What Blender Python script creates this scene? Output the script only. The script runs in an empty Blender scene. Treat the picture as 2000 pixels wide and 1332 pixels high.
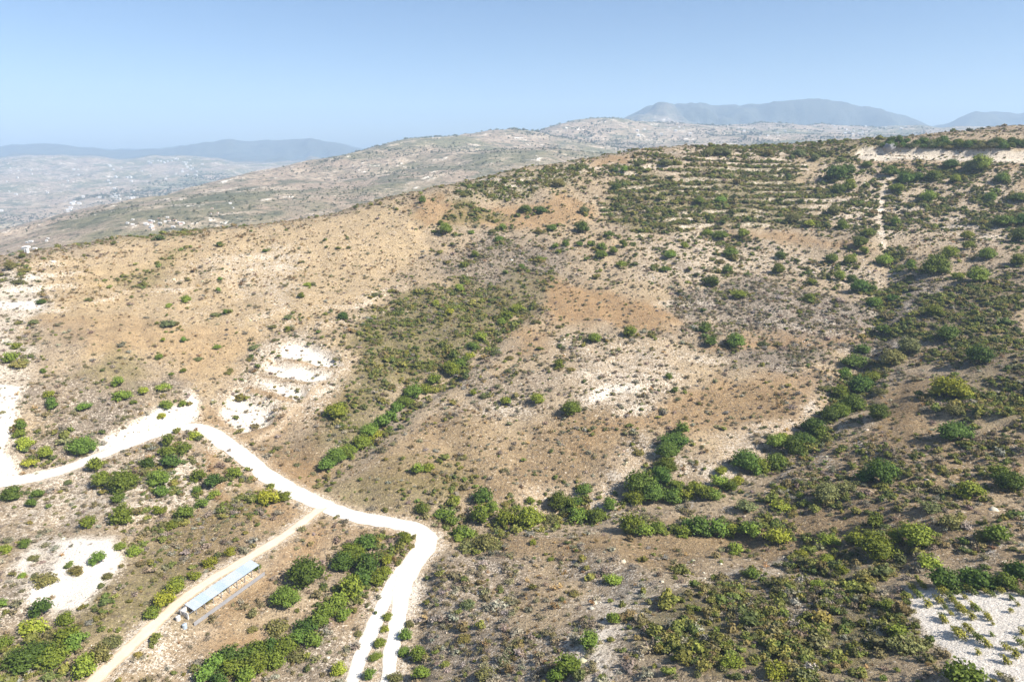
import bpy, math, random
import numpy as np
from mathutils import Vector

random.seed(7)
RNG = np.random.default_rng(11)
R = math.radians
sc = bpy.context.scene
col = sc.collection

# ------------------------------------------------------------------ camera
CAMZ, PITCH, FPX = 95.0, R(15.9), 1334.0          # drone height, tilt, focal length in photo pixels
cam_d = bpy.data.cameras.new('camera')
cam_d.sensor_width = 36.0
cam_d.lens = 36.0 * FPX / 2000.0
cam_d.clip_start, cam_d.clip_end = 1.0, 60000.0
cam = bpy.data.objects.new('camera', cam_d)
col.objects.link(cam)
cam.location = (0, 0, CAMZ)
cam.rotation_euler = (R(90) - PITCH, 0, 0)
sc.camera = cam

# ------------------------------------------------------------------ sky, sun, exposure
SUN_AZ, SUN_EL = 114.0, 43.5                        # bearing clockwise from +Y, elevation
w = bpy.data.worlds.new('World'); sc.world = w; w.use_nodes = True
nt = w.node_tree
bg = nt.nodes['Background']
sky = nt.nodes.new('ShaderNodeTexSky')
sky.sky_type = 'NISHITA'
sky.sun_disc = False
sky.sun_elevation, sky.sun_rotation = R(SUN_EL), R(SUN_AZ)
sky.altitude, sky.air_density, sky.dust_density, sky.ozone_density = 1000, 0.9, 2.0, 4.6
nt.links.new(sky.outputs[0], bg.inputs[0])
bg.inputs[1].default_value = 0.068
sun_d = bpy.data.lights.new('sun', 'SUN')
sun_d.energy, sun_d.angle, sun_d.color = 5.0, R(0.53), (1.0, 0.95, 0.87)
sun = bpy.data.objects.new('sun', sun_d); col.objects.link(sun)
tr = Vector((-math.sin(R(SUN_AZ)) * math.cos(R(SUN_EL)), -math.cos(R(SUN_AZ)) * math.cos(R(SUN_EL)), -math.sin(R(SUN_EL))))
sun.rotation_euler = tr.to_track_quat('-Z', 'Y').to_euler()
sun.location = (300, -100, 400)
vs = sc.view_settings
vs.view_transform, vs.look, vs.gamma, vs.use_curve_mapping = 'Standard', 'None', 1.0, False
vs.exposure = 1.05
cy = sc.cycles
cy.max_bounces, cy.diffuse_bounces, cy.glossy_bounces = 5, 3, 2
cy.transmission_bounces, cy.volume_bounces, cy.transparent_max_bounces = 3, 1, 6
cy.use_denoising = True
cy.use_adaptive_sampling = True
cy.adaptive_threshold = 0.02
cy.volume_step_rate = 1.0

# ------------------------------------------------------------------ numeric helpers
def noise2(x, y, scale, seed=0):
    """smooth value noise, -1..1"""
    r = np.random.default_rng(seed + 1234)
    P = 256
    T = r.uniform(-1, 1, (P, P))
    xs, ys = x / scale, y / scale
    xi, yi = np.floor(xs).astype(int), np.floor(ys).astype(int)
    fx, fy = xs - xi, ys - yi
    fx, fy = fx * fx * (3 - 2 * fx), fy * fy * (3 - 2 * fy)
    a, b = T[xi % P, yi % P], T[(xi + 1) % P, yi % P]
    c, d = T[xi % P, (yi + 1) % P], T[(xi + 1) % P, (yi + 1) % P]
    return (a * (1 - fx) + b * fx) * (1 - fy) + (c * (1 - fx) + d * fx) * fy

def fbm(x, y, scale, octv=4, seed=0, gain=0.5):
    s, a = 0, 1.0
    for o in range(octv):
        s = s + a * noise2(x, y, scale / 2 ** o, seed + 17 * o)
        a *= gain
    return s

def smooth(a, b, x):
    t = np.clip((x - a) / (b - a), 0, 1)
    return t * t * (3 - 2 * t)

def pix_dir(u, v):
    dx, dy = (np.asarray(u, float) - 1000) / FPX, (666 - np.asarray(v, float)) / FPX
    c, s = math.cos(PITCH), math.sin(PITCH)
    return dx, c + dy * s, -s + dy * c

def tps_fit(P):
    P = np.array(P, float); n = len(P)
    S = 100.0
    X = P[:, :2] / S
    d2 = ((X[:, None] - X[None]) ** 2).sum(-1)
    K = 0.5 * d2 * np.log(d2 + 1e-9) + np.eye(n) * 0.02
    A = np.zeros((n + 3, n + 3))
    A[:n, :n] = K; A[:n, n] = 1; A[:n, n + 1:] = X
    A[n, :n] = 1; A[n + 1:, :n] = X.T
    w = np.linalg.solve(A, np.concatenate([P[:, 2], np.zeros(3)]))
    def f(x, y):
        x, y = np.asarray(x, float) / S, np.asarray(y, float) / S
        z = w[n] + w[n + 1] * x + w[n + 2] * y
        for i in range(n):
            d2 = (x - X[i, 0]) ** 2 + (y - X[i, 1]) ** 2
            z = z + w[i] * 0.5 * d2 * np.log(d2 + 1e-9)
        return z
    return f

def mq_fit(P, c):
    P = np.array(P, float); n = len(P); S = 100.0; X = P[:, :2] / S; c = c / S
    A = np.zeros((n + 1, n + 1)); A[:n, :n] = np.sqrt(((X[:, None] - X[None]) ** 2).sum(-1) + c * c); A[:n, n] = 1; A[n, :n] = 1
    w = np.linalg.solve(A, np.append(P[:, 2], 0))
    def f(x, y):
        x, y = np.asarray(x, float) / S, np.asarray(y, float) / S
        z = np.full(np.broadcast(x, y).shape, w[n])
        for i in range(n): z = z + w[i] * np.sqrt((x - X[i, 0]) ** 2 + (y - X[i, 1]) ** 2 + c * c)
        return z
    return f

def at(u, v, Y):
    """the point on the sight line of a photo pixel at ground distance Y"""
    dx, dy, dz = pix_dir(u, v)
    return (dx * Y / dy, Y, CAMZ + dz * Y / dy)

# ------------------------------------------------------------------ terrain: survey points (photo pixel, distance north of the camera)
near_pts = [
    # valley side opposite, below the crest
    (1200, 850, 198), (1200, 730, 232), (1200, 640, 272), (1200, 560, 318), (1200, 480, 372), (1200, 400, 425), (1200, 340, 475),
    (1450, 750, 230), (1450, 660, 268), (1450, 560, 320), (1450, 480, 375), (1450, 400, 428), (1450, 330, 482),
    (1400, 810, 213), (1000, 780, 219), (1000, 500, 358), (1000, 410, 418), (1050, 900, 187),
    # crest
    (1650, 277, 540), (1400, 284, 535), (1280, 292, 525), (1150, 315, 505), (1000, 335, 485), (850, 371, 450), (750, 397, 430), (600, 430, 410),
    (430, 447, 392), (300, 462, 378), (130, 488, 345), (0, 511, 320), (-160, 560, 290),
    # gully between the two slopes
    (1010, 612, 288), (880, 735, 238), (760, 815, 213), (640, 915, 184),
    (930, 600, 300), (900, 800, 216), (800, 900, 187), (700, 650, 262), (550, 850, 203), (720, 740, 233),
    # stream gully on the right
    (1740, 560, 312), (1690, 700, 246), (1640, 800, 207), (1500, 905, 179), (1300, 962, 168), (1100, 1003, 166), (870, 1015, 160), (845, 1056, 150),
    # near spur on the right
    (1250, 1052, 144), (1000, 1060, 145), (1450, 1062, 143), (1300, 1200, 105), (1300, 1332, 82), (1000, 1200, 118), (1000, 1332, 92), (1650, 1200, 98), (1950, 1332, 70),
    (1950, 1200, 88), (1950, 1000, 125), (1700, 1000, 139), (1600, 960, 155), (1950, 850, 166), (1850, 800, 186), (1950, 700, 215), (1950, 600, 266), (1950, 500, 325),
    (1950, 400, 398), (1950, 322, 448), (1750, 320, 470), (1750, 420, 402),
    (2000, 247, 560), (2150, 240, 560), (1880, 268, 510), (2150, 700, 215), (2200, 1000, 118),
    # left slope
    (580, 712, 238), (450, 800, 212), (300, 650, 250), (300, 550, 312), (600, 600, 285), (600, 500, 348), (0, 700, 215), (0, 800, 190), (0, 600, 265),
    (-200, 800, 190), (-200, 1000, 150),
    # below the white road
    (380, 832, 201), (0, 946, 166), (180, 900, 180), (650, 995, 164), (100, 1100, 132), (430, 1145, 127), (0, 1332, 98), (400, 1332, 101), (750, 1332, 105),
    (250, 980, 158), (560, 1160, 126), (500, 1285, 111), (690, 1150, 132), (-200, 1200, 112), (770, 1200, 124),
]
NP = [at(*p) for p in near_pts]
# ground falling away behind the crest
for (u, v, Y) in [(1650, 277, 540), (1400, 284, 535), (1150, 315, 505), (1000, 335, 485), (850, 371, 450), (600, 430, 410), (300, 462, 378), (0, 511, 320), (-160, 560, 290)]:
    p = at(u, v, Y)
    for k, dz in ((1.10, 7), (1.22, 26), (1.45, 70)):
        NP.append((p[0] * k, p[1] * k, p[2] - dz))
for (u, v, Y) in [(2000, 247, 560), (2150, 240, 560)]:
    p = at(u, v, Y)
    NP.append((p[0] * 1.12, p[1] * 1.12, p[2] + 1)); NP.append((p[0] * 1.4, p[1] * 1.4, p[2] - 20))
# under and behind the drone, and off to the sides
NP += [(-90, 40, 2), (0, 40, 18), (60, 30, 34), (-120, -60, 10), (0, -60, 35), (120, -60, 60), (220, 60, 48), (-220, 60, 12), (330, 200, 45), (430, 400, 75), (-430, 300, 25), (-330, 120, 20), (460, 0, 70), (-460, 0, 20)]
near_f = tps_fit(NP)

far_pts = [  # hazy brown hill behind the crest, then plain and farther hills
    (0, 492, 900), (60, 468, 1000), (130, 434, 1100), (270, 393, 1300), (400, 350, 1600), (480, 333, 1750), (560, 317, 1900), (630, 305, 2000), (700, 295, 2100), (790, 275, 2300), (850, 272, 2400), (900, 262, 2500), (1000, 253, 2700),
    (1130, 240, 3200), (1220, 239, 3600), (1400, 246, 4200), (1600, 246, 4400), (1800, 250, 4400), (2000, 252, 4400),
    (300, 430, 1000), (600, 400, 1150), (850, 340, 1500), (1060, 290, 1850), (1000, 300, 1750), (720, 340, 1650), (500, 370, 1400), (-300, 560, 900),
    (1200, 285, 2800), (1400, 285, 2600), (1600, 280, 2600), (1900, 275, 2600), (1300, 264, 3200), (1500, 264, 3300), (1750, 264, 3300),
    (0, 440, 2300), (0, 370, 3400), (0, 318, 5000), (250, 370, 3400), (300, 318, 5000), (450, 326, 4900), (-500, 440, 2300), (-500, 326, 5000), (600, 326, 4900), (150, 410, 2700),
]
FP = [at(*p) for p in far_pts]
FP += [(-500, 700, -55), (-200, 750, -40), (100, 800, -20), (300, 900, 0), (700, 900, 30), (-900, 800, -80), (-1400, 500, -90), (1200, 700, 60), (700, 1500, 55), (1100, 1900, 50), (300, 2150, 45),
       (-1150, 2150, -130), (-900, 2500, -90), (-600, 2800, -40), (-150, 3100, 40), (-1300, 1800, -140), (-1500, 2000, -185), (-2500, 1500, -180), (1800, 1500, 70), (3000, 3000, 100), (-800, 0, 0), (800, 0, 60), (-800, -800, 0), (800, -800, 60), (0, -1200, 30),
       (2600, 800, 60), (-4000, 0, -150), (4000, -500, 50), (0, 6500, -20), (4000, 6500, 30), (-5000, 6500, -40), (-6000, 3500, -150), (6000, 4500, 130), (0, 9000, 0), (6500, 9000, 0), (-6500, 9000, 0)]
far_t = mq_fit(FP, 90)
RIDGE_L = [(-900, 285), (-300, 282), (0, 291), (80, 278), (150, 283), (230, 292), (290, 296), (330, 293), (400, 281), (450, 272), (560, 276), (610, 276), (660, 277), (720, 291), (800, 300), (900, 310)]
RIDGE_M = [(-900, 330), (-300, 322), (-80, 320), (0, 318), (60, 311), (150, 309), (230, 312), (290, 308), (350, 311), (420, 322), (520, 335), (700, 360)]
RIDGE_R = [(1000, 300), (1150, 250), (1220, 228), (1280, 209), (1350, 205), (1440, 206), (1480, 213), (1510, 208), (1580, 206), (1660, 212), (1740, 226), (1820, 245), (1860, 240), (1905, 222), (1960, 223), (2000, 225), (2200, 232), (2800, 240)]
def ridge(x, y, R_, Y0, wd):
    k = np.array([at(u, v, Y0)[0] for u, v in R_]); z = np.array([at(u, v, Y0)[2] for u, v in R_])
    yy = np.maximum(y, 2000)
    zi = np.interp(x / yy * Y0, k, z)
    zi = zi + 24 * fbm(x / yy * Y0, y * 0, 520, 5, 92, .6)
    # spurs run down the mountain flank
    d = (y - Y0) / wd + 0.55 * fbm(x, y, 800, 5, 91)
    return -200 + (zi + 200) * np.exp(-d * d * (y < Y0 + 400))
def far_f(x, y):
    t = np.clip(far_t(x, y), -230, 330)
    dist = np.hypot(x, y)
    t = t + smooth(700, 1600, dist) * (5 + fbm(x, y, 420, 5, 5) * 7 - np.abs(fbm(x, y, 330, 5, 6)) * 17 + smooth(2600, 3600, dist) * (fbm(x, y, 700, 5, 8) * 16 - np.abs(fbm(x, y, 420, 4, 9)) * 18 + 8))
    m = np.maximum(np.maximum(ridge(x, y, RIDGE_L, 7200, 1200), ridge(x, y, RIDGE_M, 4900, 700)), ridge(x, y, RIDGE_R, 7000, 1300))
    return np.maximum(t, m + smooth(4600, 6000, y) * fbm(x, y, 500, 4, 33) * 8)

# near grid
GS = 1.5
X0, X1, Y0_, Y1_ = -470.0, 520.0, -70.0, 680.0
gx = np.arange(X0, X1 + .1, GS); gy = np.arange(Y0_, Y1_ + .1, GS)
GX, GY = np.meshgrid(gx, gy, indexing='ij')
edge = np.minimum(np.minimum(GX - X0, X1 - GX), np.minimum(GY - Y0_, Y1_ - GY))
def near_h(x, y):
    return near_f(x, y)
H = near_h(GX, GY)
wb = smooth(0, 110, edge)
fz = far_t(GX, GY)
H = H * wb + fz * (1 - wb)
H0 = H.copy()

def hgt(x, y, A=None):
    A = H if A is None else A
    fx = np.clip((np.asarray(x, float) - X0) / GS, 0, len(gx) - 1.001); fy = np.clip((np.asarray(y, float) - Y0_) / GS, 0, len(gy) - 1.001)
    i, j = fx.astype(int), fy.astype(int); a, b = fx - i, fy - j
    return (A[i, j] * (1 - a) + A[i + 1, j] * a) * (1 - b) + (A[i, j + 1] * (1 - a) + A[i + 1, j + 1] * a) * b

def hit(u, v):
    """where the sight line of a photo pixel meets the near terrain"""
    u, v = np.atleast_1d(np.asarray(u, float)), np.atleast_1d(np.asarray(v, float))
    dx, dy, dz = pix_dir(u, v)
    ys = np.arange(45, 640, 0.5)
    X = dx[:, None] / dy[:, None] * ys; Z = CAMZ + dz[:, None] / dy[:, None] * ys
    below = Z <= hgt(X, np.broadcast_to(ys, X.shape))
    k = np.argmax(below, 1)
    miss = ~below.any(1)
    gap = np.abs(Z - hgt(X, np.broadcast_to(ys, X.shape))); gap[:, ys > 560] = 1e9
    k[miss] = np.argmin(gap[miss], 1)
    i = np.arange(len(u))
    return X[i, k], ys[k]

# ------------------------------------------------------------------ roads (centre lines from the photo)
def resample(x, y, step):
    s = np.concatenate([[0], np.cumsum(np.hypot(np.diff(x), np.diff(y)))])
    # Catmull-Rom style smoothing through dense cubic averaging
    t = np.arange(0, s[-1], step)
    X, Y = np.interp(t, s, x), np.interp(t, s, y)
    k = max(3, int(7 / step)) | 1
    def sm(a):
        p = np.pad(a, k // 2, mode='edge'); return np.convolve(p, np.ones(k) / k, 'valid')
    return sm(sm(X)), sm(sm(Y))

ROADS = {
    'dirt_road': (5.0, [(-120, 955), (-40, 950), (0, 946), (60, 938), (130, 918), (200, 890), (270, 862), (330, 840), (375, 831), (410, 842), (440, 866), (480, 897), (530, 935), (590, 970), (650, 996), (720, 1016), (780, 1024), (822, 1036), (836, 1056), (822, 1085), (800, 1108), (788, 1140), (781, 1180), (776, 1220), (769, 1260), (762, 1300), (755, 1345), (746, 1420)]),
    'dirt_road_branch': (3.0, [(800, 1096), (780, 1122), (762, 1150), (746, 1185), (726, 1230), (711, 1268), (697, 1305), (687, 1340), (672, 1400)]),
    'farm_track': (2.9, [(640, 983), (625, 995), (590, 1022), (545, 1054), (500, 1080), (455, 1106), (410, 1133), (365, 1164), (330, 1194), (290, 1232), (245, 1274), (215, 1300), (188, 1328), (140, 1376)]),
}
road_geo = {}
for rn, (wd, pl) in ROADS.items():
    p = np.array(pl, float)
    x, y = hit(p[:, 0], p[:, 1])
    x, y = resample(x, y, 1.2)
    z = hgt(x, y, H0)
    k = 13
    z = np.convolve(np.pad(z, k // 2, mode='edge'), np.ones(k) / k, 'valid')
    road_geo[rn] = [x, y, z, wd]
def near_line(x, y, px, py):
    """distance to a polyline sampled densely, and the nearest sample"""
    best = np.full(x.shape, 1e9); idx = np.zeros(x.shape, int)
    m = (x > px.min() - 25) & (x < px.max() + 25) & (y > py.min() - 25) & (y < py.max() + 25)
    xm, ym = x[m], y[m]; b = np.full(xm.shape, 1e9); ii = np.zeros(xm.shape, int)
    for i in range(len(px)):
        d = (xm - px[i]) ** 2 + (ym - py[i]) ** 2
        c = d < b; b[c] = d[c]; ii[c] = i
    best[m] = np.sqrt(b); idx[m] = ii
    return best, idx

# small relief, before the roads are cut in
relief = fbm(GX, GY, 60, 4, 40) * 1.5 + fbm(GX, GY, 9, 3, 41) * 0.38 + np.abs(fbm(GX + .5 * GY, GY * .35, 22, 3, 44)) * 1.5
H = H + relief * smooth(30, 90, np.hypot(GX, GY))
# V-shaped gully beds
def gline(pl):
    p = np.array(pl, float); x, y = hit(p[:, 0], p[:, 1]); return resample(x, y, 1.5)
GUL_A = gline([(1030, 600), (980, 640), (930, 690), (880, 735), (800, 785), (750, 830), (690, 880), (640, 920), (610, 945)])
GUL_B = gline([(1745, 480), (1742, 560), (1715, 640), (1690, 700), (1660, 770), (1620, 825), (1560, 870), (1490, 910), (1400, 945), (1300, 965), (1200, 990), (1100, 1003), (980, 1015), (880, 1022)])
for gu, dep, wd in ((GUL_A, 2.2, 9), (GUL_B, 2.4, 10)):
    d, _ = near_line(GX, GY, *gu)
    H -= dep * np.exp(-(d / wd) ** 2 * 2)
road_d = np.full(GX.shape, 1e9)
for rn in ('farm_track', 'dirt_road_branch', 'dirt_road'):
    x, y, z, wd = road_geo[rn]
    d, i = near_line(GX, GY, x, y)
    t = smooth(wd / 2 + 1.6, wd / 2 + 6.5, d)
    H = np.where(d < 20, z[i] * (1 - t) + H * t, H)
    road_d = np.minimum(road_d, d - wd / 2)

# ------------------------------------------------------------------ ground cover zones
def zone_mask(poly, soft=4.0, warp=5.0, seed=0):
    p = np.array(poly, float)
    # subdivide so that straight pixel edges follow the ground
    q = []
    for a, b in zip(p, np.roll(p, -1, 0)):
        for t in np.linspace(0, 1, 5)[:-1]: q.append(a + (b - a) * t)
    q = np.array(q); px, py = hit(q[:, 0], q[:, 1])
    mg = soft + warp * 2 + 3
    m = (GX > px.min() - mg) & (GX < px.max() + mg) & (GY > py.min() - mg) & (GY < py.max() + mg)
    x, y = GX[m], GY[m]
    x = x + warp * (fbm(x, y, 22, 4, 60 + seed)); y = y + warp * (fbm(y, x, 22, 4, 80 + seed))
    inside = np.zeros(x.shape, bool); d2 = np.full(x.shape, 1e9)
    n = len(px)
    for i in range(n):
        ax, ay, bx, by = px[i], py[i], px[(i + 1) % n], py[(i + 1) % n]
        c = ((ay > y) != (by > y))
        if ay != by: inside ^= c & (x < (bx - ax) * (y - ay) / (by - ay) + ax)
        L = (bx - ax) ** 2 + (by - ay) ** 2 + 1e-9
        t = np.clip(((x - ax) * (bx - ax) + (y - ay) * (by - ay)) / L, 0, 1)
        d2 = np.minimum(d2, (x - ax - t * (bx - ax)) ** 2 + (y - ay - t * (by - ay)) ** 2)
    sd = np.where(inside, 1, -1) * np.sqrt(d2)
    out = np.zeros(GX.shape); out[m] = smooth(-soft, soft, sd)
    return out

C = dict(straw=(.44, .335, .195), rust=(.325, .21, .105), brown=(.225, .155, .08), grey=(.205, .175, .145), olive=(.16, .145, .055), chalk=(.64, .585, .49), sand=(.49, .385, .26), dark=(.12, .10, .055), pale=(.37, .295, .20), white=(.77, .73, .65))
cover = np.ones(GX.shape + (3,)) * np.array(C['pale'])
chalk = np.full(GX.shape, .31); twig = np.full(GX.shape, .28); green = np.full(GX.shape, .10); dry = np.full(GX.shape, .25)
n1 = smooth(-.5, .6, fbm(GX, GY, 34, 4, 3)); n2 = smooth(-.3, .7, fbm(GX, GY, 18, 4, 4))
cover = cover * (1 - .5 * n1[..., None]) + np.array(C['straw']) * (.5 * n1[..., None])
cover = cover * (1 - .3 * n2[..., None]) + np.array(C['grey']) * (.3 * n2[..., None])
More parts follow.
